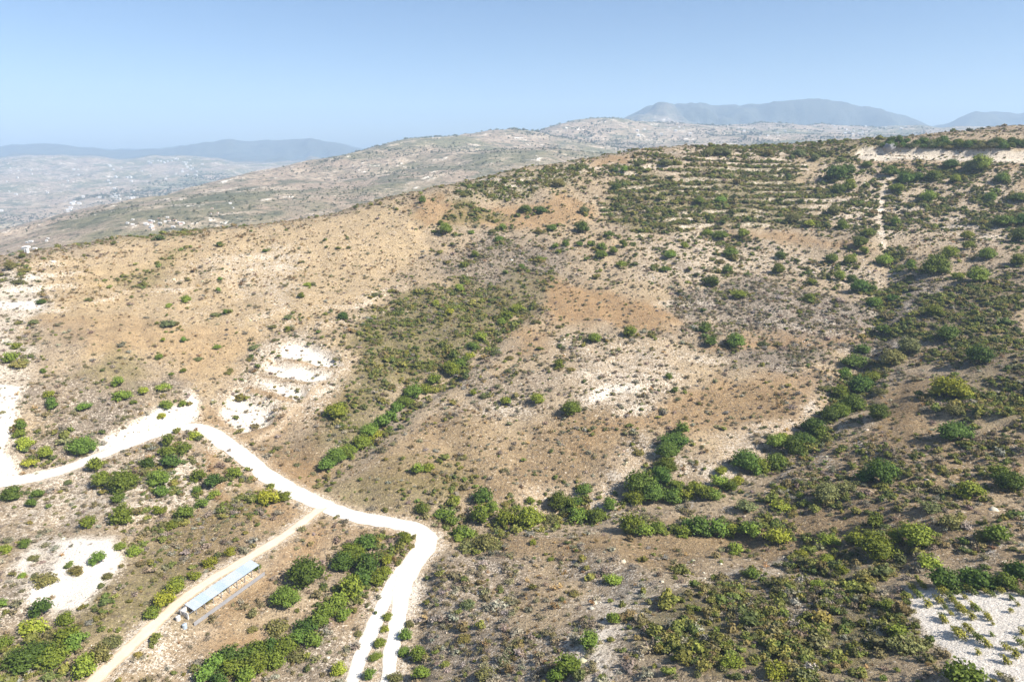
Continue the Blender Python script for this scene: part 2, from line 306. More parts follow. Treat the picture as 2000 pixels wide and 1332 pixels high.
# colour, strength, chalk, twig, green, dry, polygon
Z = [
    ('straw', .8, .34, .10, .02, .32, [(60, 505), (300, 462), (600, 432), (760, 400), (860, 420), (830, 500), (720, 560), (640, 640), (540, 650), (420, 770), (330, 700), (150, 690), (60, 620)]),
    ('rust', .35, .10, .08, .02, .2, [(100, 600), (330, 640), (520, 640), (430, 760), (380, 770), (360, 700), (150, 690)]),
    ('straw', .8, .08, .05, .05, .3, [(130, 600), (200, 540), (340, 475), (370, 480), (260, 560), (160, 610)]),
    ('straw', .5, .5, .10, .02, .2, [(380, 510), (560, 480), (620, 510), (540, 600), (400, 560)]),
    ('olive', .7, .05, .10, .7, .2, [(240, 555), (340, 490), (375, 485), (300, 540), (255, 570)]),
    ('olive', .7, .05, .10, .6, .2, [(210, 474), (300, 460), (400, 448), (395, 458), (300, 470)]),
    ('rust', .8, .10, .10, .03, .3, [(770, 400), (850, 378), (930, 400), (1110, 375), (1150, 400), (1130, 440), (860, 440), (830, 420)]),
    ('olive', .75, .45, .20, .75, .1, [(870, 372), (1000, 338), (1140, 322), (1150, 370), (1000, 385), (890, 395)]),
    ('olive', .75, .12, .15, .75, .2, [(880, 405), (960, 410), (1010, 420), (1000, 435), (870, 435)]),
    ('pale', .7, .42, .35, .9, .2, [(1000, 336), (1150, 316), (1280, 293), (1400, 285), (1560, 280), (1570, 330), (1380, 335), (1200, 345)]),
    ('rust', .7, .10, .05, .02, .2, [(1130, 318), (1235, 306), (1230, 322), (1150, 330)]),
    ('olive', .8, .34, .45, 2.2, .1, [(1170, 350), (1380, 335), (1560, 325), (1600, 400), (1620, 440), (1400, 450), (1240, 455), (1180, 420)]),
    ('pale', .6, .44, .3, .8, .1, [(1570, 320), (1700, 318), (2010, 325), (2010, 470), (1760, 470), (1620, 440), (1590, 380)]),
    ('pale', .6, .50, .30, .35, .1, [(1240, 470), (1380, 450), (1500, 470), (1720, 520), (1740, 590), (1640, 560), (1500, 530), (1340, 560), (1230, 530)]),
    ('rust', .6, .12, .1, .05, .2, [(1400, 455), (1520, 455), (1690, 470), (1690, 485), (1540, 482), (1430, 470)]),
    ('grey', .8, .40, .85, .15, .1, [(1300, 560), (1480, 540), (1640, 570), (1740, 620), (1720, 690), (1600, 650), (1330, 640), (1260, 600)]),
    ('grey', .85, .35, .9, .12, .1, [(1360, 670), (1600, 670), (1650, 700), (1620, 740), (1400, 720)]),
    ('grey', .85, .45, .75, .05, .05, [(1740, 540), (1850, 560), (1880, 600), (1800, 660), (1720, 700), (1700, 680), (1745, 600)]),
    ('grey', .7, .35, .8, .12, .1, [(830, 500), (960, 450), (1110, 480), (1090, 560), (960, 560), (860, 550)]),
    ('rust', .9, .08, .10, .03, .25, [(1080, 545), (1160, 560), (1300, 600), (1360, 650), (1240, 645), (1060, 640), (1030, 620)]),
    ('rust', .8, .12, .1, .05, .2, [(1440, 640), (1560, 650), (1720, 655), (1700, 668), (1500, 665), (1380, 665)]),
    ('rust', .7, .10, .1, .03, .2, [(985, 660), (1060, 640), (1040, 690), (1000, 700)]),
    ('pale', .6, .48, .35, .15, .15, [(1050, 660), (1300, 650), (1360, 670), (1380, 720), (1240, 720), (1090, 720)]),
    ('olive', .85, .12, .5, 1.3, .2, [(690, 640), (780, 580), (900, 555), (1040, 580), (990, 640), (900, 720), (800, 780), (720, 830), (650, 870), (620, 850), (680, 740)]),
    ('olive', .6, .15, .5, .6, .2, [(980, 520), (1100, 540), (1060, 600), (960, 590)]),
    ('brown', .85, .16, .30, .10, .35, [(500, 870), (600, 800), (640, 850), (620, 920), (560, 940), (510, 900)]),
    ('rust', .65, .12, .15, .08, .25, [(430, 790), (560, 800), (640, 770), (560, 850), (490, 880), (430, 830)]),
    ('grey', .5, .40, .40, .1, .2, [(900, 700), (1100, 720), (1100, 790), (1000, 850), (880, 820)]),
    ('pale', .6, .6, .35, .05, .1, [(890, 800), (960, 790), (1040, 810), (1010, 850), (900, 840)]),
    ('pale', .6, .58, .30, .05, .1, [(1120, 740), (1280, 720), (1330, 760), (1180, 820), (1130, 800)]),
    ('brown', .75, .26, .28, .08, .4, [(640, 950), (760, 860), (880, 800), (1000, 860), (1200, 800), (1250, 860), (1180, 930), (1050, 960), (900, 960), (760, 975)]),
    ('straw', .4, .3, .15, .05, .4, [(760, 880), (900, 810), (980, 860), (960, 930), (800, 940)]),
    ('olive', .7, .1, .2, .75, .3, [(700, 950), (800, 895), (860, 900), (840, 925), (760, 970)]),
    ('rust', .7, .12, .22, .06, .4, [(1330, 760), (1400, 730), (1600, 740), (1600, 790), (1560, 830), (1400, 880), (1280, 860), (1210, 880), (1160, 900), (1180, 850)]),
    ('brown', .55, .10, .2, .03, .4, [(1360, 770), (1520, 750), (1580, 800), (1420, 850), (1330, 830)]),
    ('sand', .8, .55, .10, .05, .1, [(1580, 800), (1610, 830), (1500, 890), (1440, 920), (1370, 960), (1340, 940), (1450, 870)]),
    ('sand', .85, .5, .08, .08, .1, [(1010, 1000), (1060, 965), (1120, 940), (1230, 910), (1260, 870), (1280, 880), (1260, 930), (1180, 985), (1090, 1000)]),
    ('brown', .85, .08, .15, .04, .35, [(1690, 800), (1760, 740), (1830, 750), (1830, 850), (1700, 880), (1680, 850)]),
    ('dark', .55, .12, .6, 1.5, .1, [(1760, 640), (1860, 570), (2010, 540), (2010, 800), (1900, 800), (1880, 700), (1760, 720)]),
    ('olive', .6, .08, .4, 1.9, .1, [(1890, 790), (2010, 740), (2010, 840), (1900, 850)]),
    ('brown', .6, .34, .45, .5, .3, [(1560, 900), (1700, 860), (2010, 840), (2010, 1120), (1800, 1100), (1620, 1000), (1500, 960)]),
    ('brown', .75, .18, .18, .08, .5, [(940, 1060), (1150, 1032), (1300, 1050), (1500, 1045), (1650, 1000), (1800, 1040), (1760, 1090), (1500, 1110), (1250, 1130), (1000, 1120)]),
    ('grey', .55, .50, .30, .06, .4, [(830, 1100), (1000, 1090), (1300, 1130), (1480, 1080), (1540, 1110), (1330, 1150), (1200, 1200), (1000, 1180), (850, 1180)]),
    ('pale', .6, .55, .85, .15, .3, [(820, 1130), (950, 1140), (960, 1220), (1150, 1240), (1180, 1340), (850, 1340), (810, 1240)]),
    ('grey', .5, .5, 1.0, .25, .1, [(880, 1180), (1060, 1180), (1080, 1300), (900, 1290)]),
    ('straw', .5, .3, .2, .05, .4, [(1010, 1120), (1200, 1120), (1140, 1230), (1020, 1240)]),
    ('chalk', .7, .85, .3, .1, .0, [(1150, 1200), (1230, 1190), (1260, 1260), (1230, 1340), (1140, 1340)]),
    ('olive', .8, .25, .75, 2.4, .05, [(1200, 1190), (1330, 1130), (1480, 1110), (1560, 1130), (1640, 1110), (1760, 1160), (1800, 1280), (1740, 1340), (1400, 1345), (1260, 1300), (1240, 1240)]),
    ('grey', .7, .5, 1.4, .8, .0, [(1420, 1180), (1560, 1150), (1640, 1200), (1600, 1250), (1480, 1260), (1430, 1240)]),
    ('olive', .7, .12, .6, 1.5, .1, [(1640, 1080), (1760, 1090), (1830, 1130), (1770, 1160), (1660, 1130)]),
    ('olive', .7, .35, .3, .9, .2, [(1560, 282), (1650, 277), (1720, 275), (1730, 298), (1690, 316), (1570, 324)]),
    ('rust', .6, .25, .3, .7, .2, [(1690, 307), (1800, 310), (1900, 313), (2010, 316), (2010, 328), (1760, 322), (1690, 320)]),
    # left side
    ('grey', .7, .42, .85, .15, .1, [(60, 750), (160, 730), (330, 740), (370, 790), (300, 800), (190, 860), (110, 850), (60, 810)]),
    ('olive', .65, .15, .25, .55, .2, [(110, 715), (260, 705), (330, 750), (270, 770), (130, 740)]),
    ('chalk', .6, .65, .3, .15, 0, [(-60, 560), (30, 530), (90, 580), (70, 640), (40, 700), (60, 760), (-60, 760)]),
    ('chalk', .9, .95, .1, .05, 0, [(-40, 747), (47, 761), (36, 823), (22, 862), (43, 920), (108, 913), (60, 932), (-40, 945)]),
    ('chalk', .9, .95, .15, .06, 0, [(150, 895), (195, 862), (310, 797), (361, 797), (364, 769), (397, 790), (393, 819), (325, 837), (231, 873)]),
    ('pale', .6, .58, .45, .30, .15, [(-40, 965), (100, 935), (250, 880), (380, 850), (440, 880), (430, 960), (340, 1010), (200, 1040), (-40, 1060)]),
    ('rust', .7, .25, .1, .1, .2, [(385, 855), (420, 860), (560, 965), (600, 990), (540, 1030), (440, 1010), (430, 940)]),
    ('olive', .7, .20, .5, 1.3, .2, [(440, 960), (560, 975), (500, 1050), (430, 1120), (330, 1190), (240, 1260), (120, 1330), (-40, 1330), (-40, 1260), (120, 1220), (240, 1120), (330, 1050)]),
    ('brown', .5, .25, .5, .35, .3, [(330, 1060), (440, 1000), (530, 1030), (430, 1110), (350, 1130)]),
    ('white', .95, 1.0, .04, .03, 0, [(105, 1040), (154, 1047), (241, 1050), (241, 1110), (196, 1152), (168, 1180), (115, 1190), (98, 1173), (66, 1176), (52, 1124), (42, 1106)]),
    ('grey', .5, .55, .6, .3, .1, [(-40, 1060), (50, 1060), (60, 1180), (120, 1200), (60, 1260), (-40, 1260)]),
    ('rust', .75, .2, .15, .06, .45, [(630, 995), (740, 1030), (640, 1090), (560, 1100), (500, 1180), (420, 1240), (360, 1230), (400, 1180), (520, 1100)]),
    ('brown', .6, .28, .3, .12, .45, [(440, 1150), (530, 1100), (540, 1180), (480, 1230), (420, 1200)]),
    ('rust', .85, .1, .1, .05, .3, [(420, 1200), (490, 1220), (480, 1270), (410, 1290), (370, 1230)]),
    ('rust', .85, .12, .1, .05, .2, [(600, 1150), (660, 1110), (720, 1080), (700, 1120), (630, 1170), (590, 1200)]),
    ('pale', .9, .75, .05, .03, .1, [(340, 1215), (360, 1235), (400, 1290), (405, 1315), (370, 1300), (310, 1300), (312, 1275), (350, 1255)]),
    ('sand', .8, .4, .1, .08, .2, [(60, 1332), (180, 1280), (140, 1340), (60, 1380)]),
    ('grey', .5, .5, .6, .3, .1, [(560, 1270), (640, 1210), (720, 1170), (700, 1240), (650, 1340), (560, 1340)]),
]
# worked chalk benches above the white road
BENCH = [
    [(552, 668), (606, 668), (674, 711), (649, 715), (591, 700), (548, 682)],
    [(523, 700), (584, 711), (642, 722), (634, 733), (595, 743), (552, 740), (519, 722)],
    [(505, 729), (541, 740), (584, 754), (591, 769), (577, 779), (534, 761), (505, 743)],
    [(469, 761), (541, 787), (530, 826), (487, 841), (444, 801)],
]
Z.append(('pale', .6, .62, .2, .1, .1, [(500, 692), (556, 662), (692, 698), (650, 735), (600, 785), (535, 835), (440, 812), (470, 755)]))
for k, b in enumerate(BENCH):
    Z.append(('white', .95, .92 if k < 3 else .78, .12, .12 if k < 3 else .3, 0, b))
VINE = [(1762, 1152), (1850, 1148), (2080, 1160), (2100, 1350), (1900, 1350), (1850, 1285), (1795, 1220)]
Z.append(('white', 1.0, .95, .02, .0, .05, VINE))
for k, (cn, st, ck, tw, gr, dr, poly) in enumerate(Z):
    tight = cn == 'white' or (cn == 'chalk' and st >= .9)
    m = zone_mask(poly, .8, .8, k) if poly is VINE else zone_mask(poly, 1.2, 1.7, k) if poly in BENCH else zone_mask(poly, 1.8 if tight else (9 if cn in ('chalk', 'pale') else 6), 2.5 if tight else 9.0, k)
    s = (m * st)[..., None]
    cover = cover * (1 - s) + np.array(C[cn]) * s
    chalk = chalk * (1 - m) + ck * m; twig = twig * (1 - m) + tw * m; green = green * (1 - m) + gr * m; dry = dry * (1 - m) + dr * m
    if poly in BENCH: H -= 2.2 * m
vmk = zone_mask(VINE, 2.0, 0, 5)                       # the plot is ploughed to one even plane
vin = vmk > .9
pc = np.linalg.lstsq(np.stack([GX[vin], GY[vin], np.ones(vin.sum())], -1), H[vin], rcond=None)[0]
vw = zone_mask(VINE, 7.0, 0, 5)
H = H * (1 - vw) + (pc[0] * GX + pc[1] * GY + pc[2]) * vw
# thin pale footpaths and a stony break of slope
def line_zone(pl, wd, cn, st, ck=None):
    global cover, chalk, twig, green
    x, y = gline(pl)
    d, _ = near_line(GX + 1.2 * fbm(GX, GY, 8, 2, 7), GY, x, y)
    m = 1 - smooth(wd * .5, wd * 1.1, d)
    cover = cover * (1 - (m * st)[..., None]) + np.array(C[cn]) * (m * st)[..., None]
    if ck is not None: chalk = chalk * (1 - m) + ck * m
    twig = twig * (1 - m); green = green * (1 - .9 * m)
line_zone([(700, 695), (655, 730), (600, 775), (560, 812), (500, 868)], 1.7, 'sand', .95, .4)
line_zone([(515, 699), (560, 703), (600, 712), (655, 720)], 1.3, 'rust', .6, .3)
line_zone([(500, 729), (545, 742), (590, 750), (635, 738)], 1.3, 'brown', .6, .3)
line_zone([(480, 757), (530, 772), (585, 784)], 1.8, 'rust', .6, .3)
line_zone([(1735, 330), (1722, 380), (1718, 420), (1722, 470), (1742, 500), (1745, 545)], 2.4, 'pale', .8, .6)
line_zone([(1110, 720), (1200, 722), (1300, 728), (1370, 724)], 1.3, 'pale', .5, .45)
line_zone([(850, 1045), (900, 1050), (960, 1040)], 2.5, 'sand', .6, .4)
line_zone([(690, 880), (740, 850), (800, 800), (860, 770), (905, 735)], 2.6, 'grey', .9, .3)
line_zone([(1030, 600), (970, 660), (905, 735)], 1.8, 'sand', .6, .3)
line_zone([(440, 985), (425, 940), (410, 880)], 1.8, 'rust', .8, .3)
line_zone([(360, 1240), (395, 1245), (425, 1215)], 1.4, 'sand', .7, .4)
line_zone([(500, 1120), (445, 1160), (400, 1195)], 1.3, 'sand', .9, .5)
line_zone([(1240, 1190), (1320, 1150), (1400, 1125), (1540, 1112)], 1.6, 'pale', .8, .5)
# dry-stone terraces on the upper slope
ter = zone_mask([(1150, 330), (1400, 300), (1600, 310), (1640, 440), (1500, 470), (1240, 465), (1160, 430)], 12, 6, 77)
step = 3.4
zt = H + 2.4 * fbm(GX, GY, 55, 3, 71) + .7 * fbm(GX, GY, 14, 2, 70)
ph = (zt / step) % 1.0
H = H + ter * step * .5 * (smooth(.55, .95, ph) - ph)
ris = ter * smooth(.55, .7, ph) * (1 - smooth(.9, 1.0, ph)) * smooth(-.2, .5, fbm(GX, GY, 16, 4, 72))
chalk = np.where(ris > .01, np.minimum(chalk + ris * .24, np.maximum(chalk, .6)), chalk); green = green * (1 - .85 * ris); twig = twig * (1 - .7 * ris)
rowf = smooth(.0, .12, ph) * (1 - smooth(.42, .6, ph)); green = green * (1 - ter * .62 * (1 - rowf)) * (1 + 1.1 * ter * rowf)
# faint old field terraces on the rest of the slope
zt2 = H + 2.0 * fbm(GX, GY, 45, 3, 73); ph2 = (zt2 / 3.4) % 1.0
tb = (1 - ter) * smooth(-.1, .5, fbm(GX, GY, 70, 3, 74)) * smooth(8, 25, road_d)
H = H + tb * 1.0 * (smooth(.6, .92, ph2) - ph2)
r2 = tb * smooth(.55, .7, ph2) * (1 - smooth(.9, 1.0, ph2)) * smooth(-.2, .4, fbm(GX, GY, 25, 3, 75))
chalk = np.clip(chalk + r2 * .22, 0, 1); green = green + tb * .35 * smooth(.9, 1, ph2) * smooth(0, .5, fbm(GX, GY, 14, 2, 76))
# undergrowth in the gullies and along the spur hedge
for gu, wd, am in ((GUL_A, 4.0, 3.5), (GUL_B, 5.0, 2.6), (gline([(870, 1030), (960, 1025), (1060, 1012), (1180, 1012), (1260, 1028), (1340, 1034), (1470, 1038), (1540, 1043)]), 3.6, 2.2), (gline([(760, 1090), (720, 1125), (660, 1180), (600, 1235), (520, 1275), (430, 1310)]), 5.0, 2.0)):
    d, _ = near_line(GX, GY, *gu)
    g_ = np.exp(-(d / wd) ** 2) * smooth(-.9, .2, fbm(GX, GY, 16, 2, 78))
    green = np.maximum(green, am * g_)
# verges beside the roads are chalky, and nothing grows on the road
vg = 1 - smooth(.2, 3.0, road_d + 1.2 * fbm(GX, GY, 7, 3, 55))
cover = cover * (1 - .8 * vg[..., None]) + np.array(C['sand']) * .8 * vg[..., None]
chalk = np.clip(chalk + .3 * vg, 0, 1)
(sax, sbx), (say, sby) = hit([352, 492], [1203, 1108])
st = np.clip(((GX - sax) * (sbx - sax) + (GY - say) * (sby - say)) / ((sbx - sax) ** 2 + (sby - say) ** 2), -.06, 1.04)
shed_d = np.hypot(GX - sax - st * (sbx - sax), GY - say - st * (sby - say))
clear = smooth(.2, 1.6, road_d) * (1 - vmk) * smooth(3.4, 4.2, shed_d)
# road cut on the hill at the upper right: a levelled road with a pale cut bank above it
cx, cyy = hit([1690, 1760, 1850, 1940, 2030], [305, 303, 306, 309, 312])
cutx, cuty = resample(cx, cyy, 1.5)
cutz = np.interp(cutx, [cutx.min(), cutx.max()], [hgt(cutx[:1], cuty[:1])[0], hgt(cutx[-1:], cuty[-1:])[0]])
cd, ci = near_line(GX, GY, cutx, cuty)
behind = (GY - cuty[ci])
flat = (cd < 9) & (np.abs(behind) < 9)
wflat = 1 - smooth(4, 8, cd)
H = H * (1 - wflat) + cutz[ci] * wflat
bank = (1 - smooth(15, 20, cd)) * smooth(2, 5, behind) * (cd < 24)
H = H + np.where(cd < 24, 2.5 * smooth(4, 10, behind), 0)
cov_w = (1 - smooth(7, 9, cd))[..., None]
cover = cover * (1 - .85 * cov_w) + np.array(C['chalk']) * .85 * cov_w
chalk = np.where(cd < 8, .6, chalk); green = np.where(cd < 8, .05, green); twig = np.where(cd < 8, .05, twig)

# ------------------------------------------------------------------ materials
def new_mat(name):
    m = bpy.data.materials.new(name); m.use_nodes = True
    n = m.node_tree; b = n.nodes['Principled BSDF']
    b.inputs['Specular IOR Level'].default_value = 0.15
    b.inputs['Roughness'].default_value = 0.9
    return m, n, b
def nd(n, t, **k):
    x = n.nodes.new(t)
    for a, v in k.items(): setattr(x, a, v)
    return x
def noise_node(n, scale, detail=4, rough=.55, vec=None):
    x = nd(n, 'ShaderNodeTexNoise'); x.inputs['Scale'].default_value = scale; x.inputs['Detail'].default_value = detail; x.inputs['Roughness'].default_value = rough
    if vec is not None: n.links.new(vec, x.inputs['Vector'])
    return x.outputs['Fac']
def math_node(n, op, a, b=None, clamp=False):
    x = nd(n, 'ShaderNodeMath', operation=op); x.use_clamp = clamp
    for i, v in enumerate((a, b)):
        if v is None: continue
        if isinstance(v, (int, float)): x.inputs[i].default_value = v
        else: n.links.new(v, x.inputs[i])
    return x.outputs[0]
def mix_col(n, f, a, b, mode='MIX'):
    x = nd(n, 'ShaderNodeMix', data_type='RGBA', blend_type=mode)
    for s, v in ((x.inputs[0], f), (x.inputs[6], a), (x.inputs[7], b)):
        if isinstance(v, (int, float)): s.default_value = v
        elif isinstance(v, tuple): s.default_value = v + (1,)
        else: n.links.new(v, s)
    return x.outputs[2]
def sstep(n, v, lo, hi):
    x = nd(n, 'ShaderNodeMapRange', interpolation_type='SMOOTHSTEP')
    n.links.new(v, x.inputs[0])
    for i, q in ((1, lo), (2, hi)):
        if isinstance(q, (int, float)): x.inputs[i].default_value = q
        else: n.links.new(q, x.inputs[i])
    return x.outputs[0]
def attr(n, name, typ='GEOMETRY'):
    return nd(n, 'ShaderNodeAttribute', attribute_name=name, attribute_type=typ)

def mat_ground():
    m, n, b = new_mat('hillside_ground')
    L = n.links
    pos = nd(n, 'ShaderNodeNewGeometry').outputs['Position']
    cov = attr(n, 'cover').outputs['Color']
    msk = nd(n, 'ShaderNodeSeparateColor'); L.new(attr(n, 'mask').outputs['Color'], msk.inputs[0])
    ck, tw, dr = msk.outputs[0], msk.outputs[1], msk.outputs[2]
    def nz(scale, detail, rough, gain):          # noise spread to the full 0..1 range
        return math_node(n, 'ADD', math_node(n, 'MULTIPLY', math_node(n, 'SUBTRACT', noise_node(n, scale, detail, rough, pos), .5), gain), .5, True)
    fine, mid, tiny, big = nz(1.3, 5, .75, 2.6), nz(.30, 6, .7, 2.4), nz(3.6, 4, .7, 2.4), nz(.05, 4, .6, 2.2)
    c = mix_col(n, 1.0, cov, mix_col(n, mid, (1.12, 1.12, 1.14), (.72, .68, .64)), 'MULTIPLY')
    c = mix_col(n, math_node(n, 'MULTIPLY', sstep(n, big, .55, .95), .12), c, (.36, .245, .13))
    # dry grass: pale straw flecks
    c = mix_col(n, math_node(n, 'MULTIPLY', sstep(n, fine, .55, .85), math_node(n, 'ADD', dr, .15)), c, (.55, .42, .245))
    # chalk showing through, in stones and patches
    ce = math_node(n, 'ADD', ck, math_node(n, 'MULTIPLY', math_node(n, 'SUBTRACT', mid, .5), .35))
    cn = math_node(n, 'ADD', math_node(n, 'MULTIPLY', fine, .6), math_node(n, 'MULTIPLY', tiny, .4))
    th = math_node(n, 'SUBTRACT', .90, math_node(n, 'MULTIPLY', ce, .80))
    cf = sstep(n, cn, th, math_node(n, 'ADD', th, .16))
    hard = sstep(n, ck, .62, .95)
    c = mix_col(n, cf, c, mix_col(n, hard, mix_col(n, tiny, (.42, .345, .26), (.72, .645, .54)), mix_col(n, tiny, (.60, .53, .44), (.86, .81, .74))))
    # dead twiggy growth and little cushions
    def spots(scale, amount, size):
        vor = nd(n, 'ShaderNodeTexVoronoi'); vor.inputs['Scale'].default_value = scale
        wv = nd(n, 'ShaderNodeVectorMath', operation='ADD'); L.new(pos, wv.inputs[0])
        wn = nd(n, 'ShaderNodeTexNoise'); wn.inputs['Scale'].default_value = scale * 2.2; L.new(pos, wn.inputs['Vector'])
        ws = nd(n, 'ShaderNodeVectorMath', operation='SCALE'); L.new(wn.outputs['Color'], ws.inputs[0]); ws.inputs['Scale'].default_value = .9 / scale; L.new(ws.outputs[0], wv.inputs[1])
        L.new(wv.outputs[0], vor.inputs['Vector'])
        sp = nd(n, 'ShaderNodeSeparateColor'); L.new(vor.outputs['Color'], sp.inputs[0])
        has = sstep(n, math_node(n, 'SUBTRACT', amount, sp.outputs[0]), -.04, .04)
        return math_node(n, 'MULTIPLY', has, sstep(n, vor.outputs['Distance'], size, size * .45))
    def bs(q): return math_node(n, 'MULTIPLY', math_node(n, 'SUBTRACT', 1.0, sstep(n, ck, .7, .82)), q)
    tf = math_node(n, 'MAXIMUM', spots(.75, math_node(n, 'ADD', math_node(n, 'MULTIPLY', tw, .85), bs(.16)), .50), spots(1.9, math_node(n, 'ADD', math_node(n, 'MULTIPLY', tw, .6), bs(.30)), .52))
    c = mix_col(n, math_node(n, 'MULTIPLY', tf, .78), c, mix_col(n, fine, (.085, .065, .042), (.22, .18, .135)))
    c = mix_col(n, 1.0, c, mix_col(n, tiny, (.74, .73, .72), (1.2, 1.18, 1.15)), 'MULTIPLY')
    L.new(c, b.inputs['Base Color'])
    bp = nd(n, 'ShaderNodeBump'); bp.inputs['Strength'].default_value = .8; bp.inputs['Distance'].default_value = .30
    L.new(math_node(n, 'ADD', fine, math_node(n, 'MULTIPLY', tf, .5)), bp.inputs['Height']); L.new(bp.outputs[0], b.inputs['Normal'])
    return m

def mat_road(name, a, bcol, edgec):
    m, n, b = new_mat(name)
    L = n.links
    pos = nd(n, 'ShaderNodeNewGeometry').outputs['Position']
    c = mix_col(n, noise_node(n, .35, 6, .65, pos), a, bcol)
    e = attr(n, 'edge').outputs['Fac']
    ef = math_node(n, 'MULTIPLY', sstep(n, math_node(n, 'ADD', e, math_node(n, 'MULTIPLY', noise_node(n, .9, 4, .6, pos), .9)), 1.0, 1.5), .75)
    c = mix_col(n, ef, c, edgec)
    # wheel ruts
    rt = attr(n, 'rut').outputs['Fac']
    c = mix_col(n, math_node(n, 'MULTIPLY', rt, math_node(n, 'MULTIPLY', noise_node(n, .25, 3, .6, pos), .7)), c, (.60, .52, .42))
    c = mix_col(n, 1.0, c, mix_col(n, noise_node(n, 4, 4, .6, pos), (.88, .88, .88), (1.1, 1.1, 1.1)), 'MULTIPLY')
    L.new(c, b.inputs['Base Color'])
    bp = nd(n, 'ShaderNodeBump'); bp.inputs['Strength'].default_value = .5; bp.inputs['Distance'].default_value = .12
    L.new(noise_node(n, 1.5, 5, .6, pos), bp.inputs['Height']); L.new(bp.outputs[0], b.inputs['Normal'])
    return m

def mat_far():
    m, n, b = new_mat('distant_land')
    L = n.links
    geo = nd(n, 'ShaderNodeNewGeometry'); pos = geo.outputs['Position']
    xyz = nd(n, 'ShaderNodeSeparateXYZ'); L.new(pos, xyz.inputs[0])
    def nz(scale, detail, rough, gain, vec=pos):
        return math_node(n, 'ADD', math_node(n, 'MULTIPLY', math_node(n, 'SUBTRACT', noise_node(n, scale, detail, rough, vec), .5), gain), .5, True)
    big, mid, fine = nz(.003, 5, .6, 2.4), nz(.013, 6, .7, 2.4), nz(.06, 5, .75, 2.4)
    c = mix_col(n, sstep(n, big, .35, .75), (.32, .245, .175), (.18, .165, .09))
    c = mix_col(n, math_node(n, 'MULTIPLY', sstep(n, mid, .5, .8), .7), c, (.42, .33, .24))
    # fields and terraces stretched along the contours
    mp = nd(n, 'ShaderNodeMapping'); mp.inputs['Scale'].default_value = (1, 1, 5); L.new(pos, mp.inputs[0])
    ter = nz(.009, 5, .65, 2.4, mp.outputs[0])
    c = mix_col(n, math_node(n, 'MULTIPLY', sstep(n, ter, .62, .85), .7), c, (.50, .40, .29))
    c = mix_col(n, math_node(n, 'MULTIPLY', sstep(n, ter, .42, .2), .75), c, (.105, .11, .06))
    c = mix_col(n, math_node(n, 'MULTIPLY', sstep(n, math_node(n, 'ADD', math_node(n, 'MULTIPLY', mid, .55), math_node(n, 'MULTIPLY', fine, .45)), .70, .78), .95), c, (.76, .70, .60))
    c = mix_col(n, math_node(n, 'MULTIPLY', sstep(n, fine, .5, .2), .85), c, (.045, .05, .025))
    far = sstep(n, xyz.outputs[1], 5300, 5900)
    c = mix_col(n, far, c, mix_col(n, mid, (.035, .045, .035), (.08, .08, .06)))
    L.new(c, b.inputs['Base Color'])
    bp = nd(n, 'ShaderNodeBump'); bp.inputs['Strength'].default_value = .7; bp.inputs['Distance'].default_value = 9
    L.new(math_node(n, 'ADD', mid, math_node(n, 'MULTIPLY', fine, .5)), bp.inputs['Height']); L.new(bp.outputs[0], b.inputs['Normal'])
    return m

def mat_leaf(name, source):
    """source: 'object' = each object's own colour, 'INSTANCER' = colour stored with each scattered plant"""
    m, n, b = new_mat(name)
    L = n.links
    if source == 'object': base = nd(n, 'ShaderNodeObjectInfo').outputs['Color']
    else: base = attr(n, 'tint', 'INSTANCER').outputs['Color']
    tone = attr(n, 'leaf').outputs['Fac']
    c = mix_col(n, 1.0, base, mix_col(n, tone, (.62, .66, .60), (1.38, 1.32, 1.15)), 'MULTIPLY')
    L.new(c, b.inputs['Base Color'])
    b.inputs['Roughness'].default_value = .65
    tl = nd(n, 'ShaderNodeBsdfTranslucent'); L.new(c, tl.inputs[0])
    mx = nd(n, 'ShaderNodeMixShader'); mx.inputs[0].default_value = .22
    L.new(b.outputs[0], mx.inputs[1]); L.new(tl.outputs[0], mx.inputs[2])
    L.new(mx.outputs[0], n.nodes['Material Output'].inputs['Surface'])
    return m

def mat_plain(name, a, bcol, scale=1.0, rough=.8, metal=0.0, spec=.2):
    m, n, b = new_mat(name)
    co = nd(n, 'ShaderNodeTexCoord').outputs['Object']
    n.links.new(mix_col(n, noise_node(n, scale, 5, .6, co), a, bcol), b.inputs['Base Color'])
    b.inputs['Roughness'].default_value = rough; b.inputs['Metallic'].default_value = metal; b.inputs['Specular IOR Level'].default_value = spec
    return m
M = dict(ground=mat_ground(), far=mat_far(),
         road=mat_road('chalk_road', (.70, .65, .57), (.84, .81, .75), (.52, .44, .34)),
         track=mat_road('sandy_track', (.50, .38, .26), (.70, .61, .49), (.40, .27, .15)),
         leaf=mat_leaf('tree_foliage', 'object'), scrub=mat_leaf('scrub_foliage', 'INSTANCER'),
         bark=mat_plain('bark', (.12, .09, .06), (.22, .17, .12), 6),
         sheet=mat_plain('galvanised_sheet', (.36, .40, .44), (.48, .52, .56), .8, .5, .1, .4),
         sheetb=mat_plain('blue_grey_sheet', (.33, .39, .45), (.42, .49, .55), .8, .5, .1, .4),
         steel=mat_plain('grey_steel', (.30, .31, .33), (.42, .43, .45), 2, .5, .5),
         block=mat_plain('concrete_block', (.52, .48, .42), (.66, .62, .56), 1.5),
         white=mat_plain('whitewash', (.74, .72, .68), (.82, .80, .77), .3),
         lime=mat_plain('limewash', (.50, .48, .45), (.62, .60, .57), .3),
         tile=mat_plain('clay_roof', (.42, .22, .14), (.52, .30, .20), .5),
         window=mat_plain('window_shade', (.06, .07, .08), (.10, .11, .12), .5, .3),
         rock=mat_plain('grey_rock', (.17, .17, .18), (.34, .33, .33), .4))

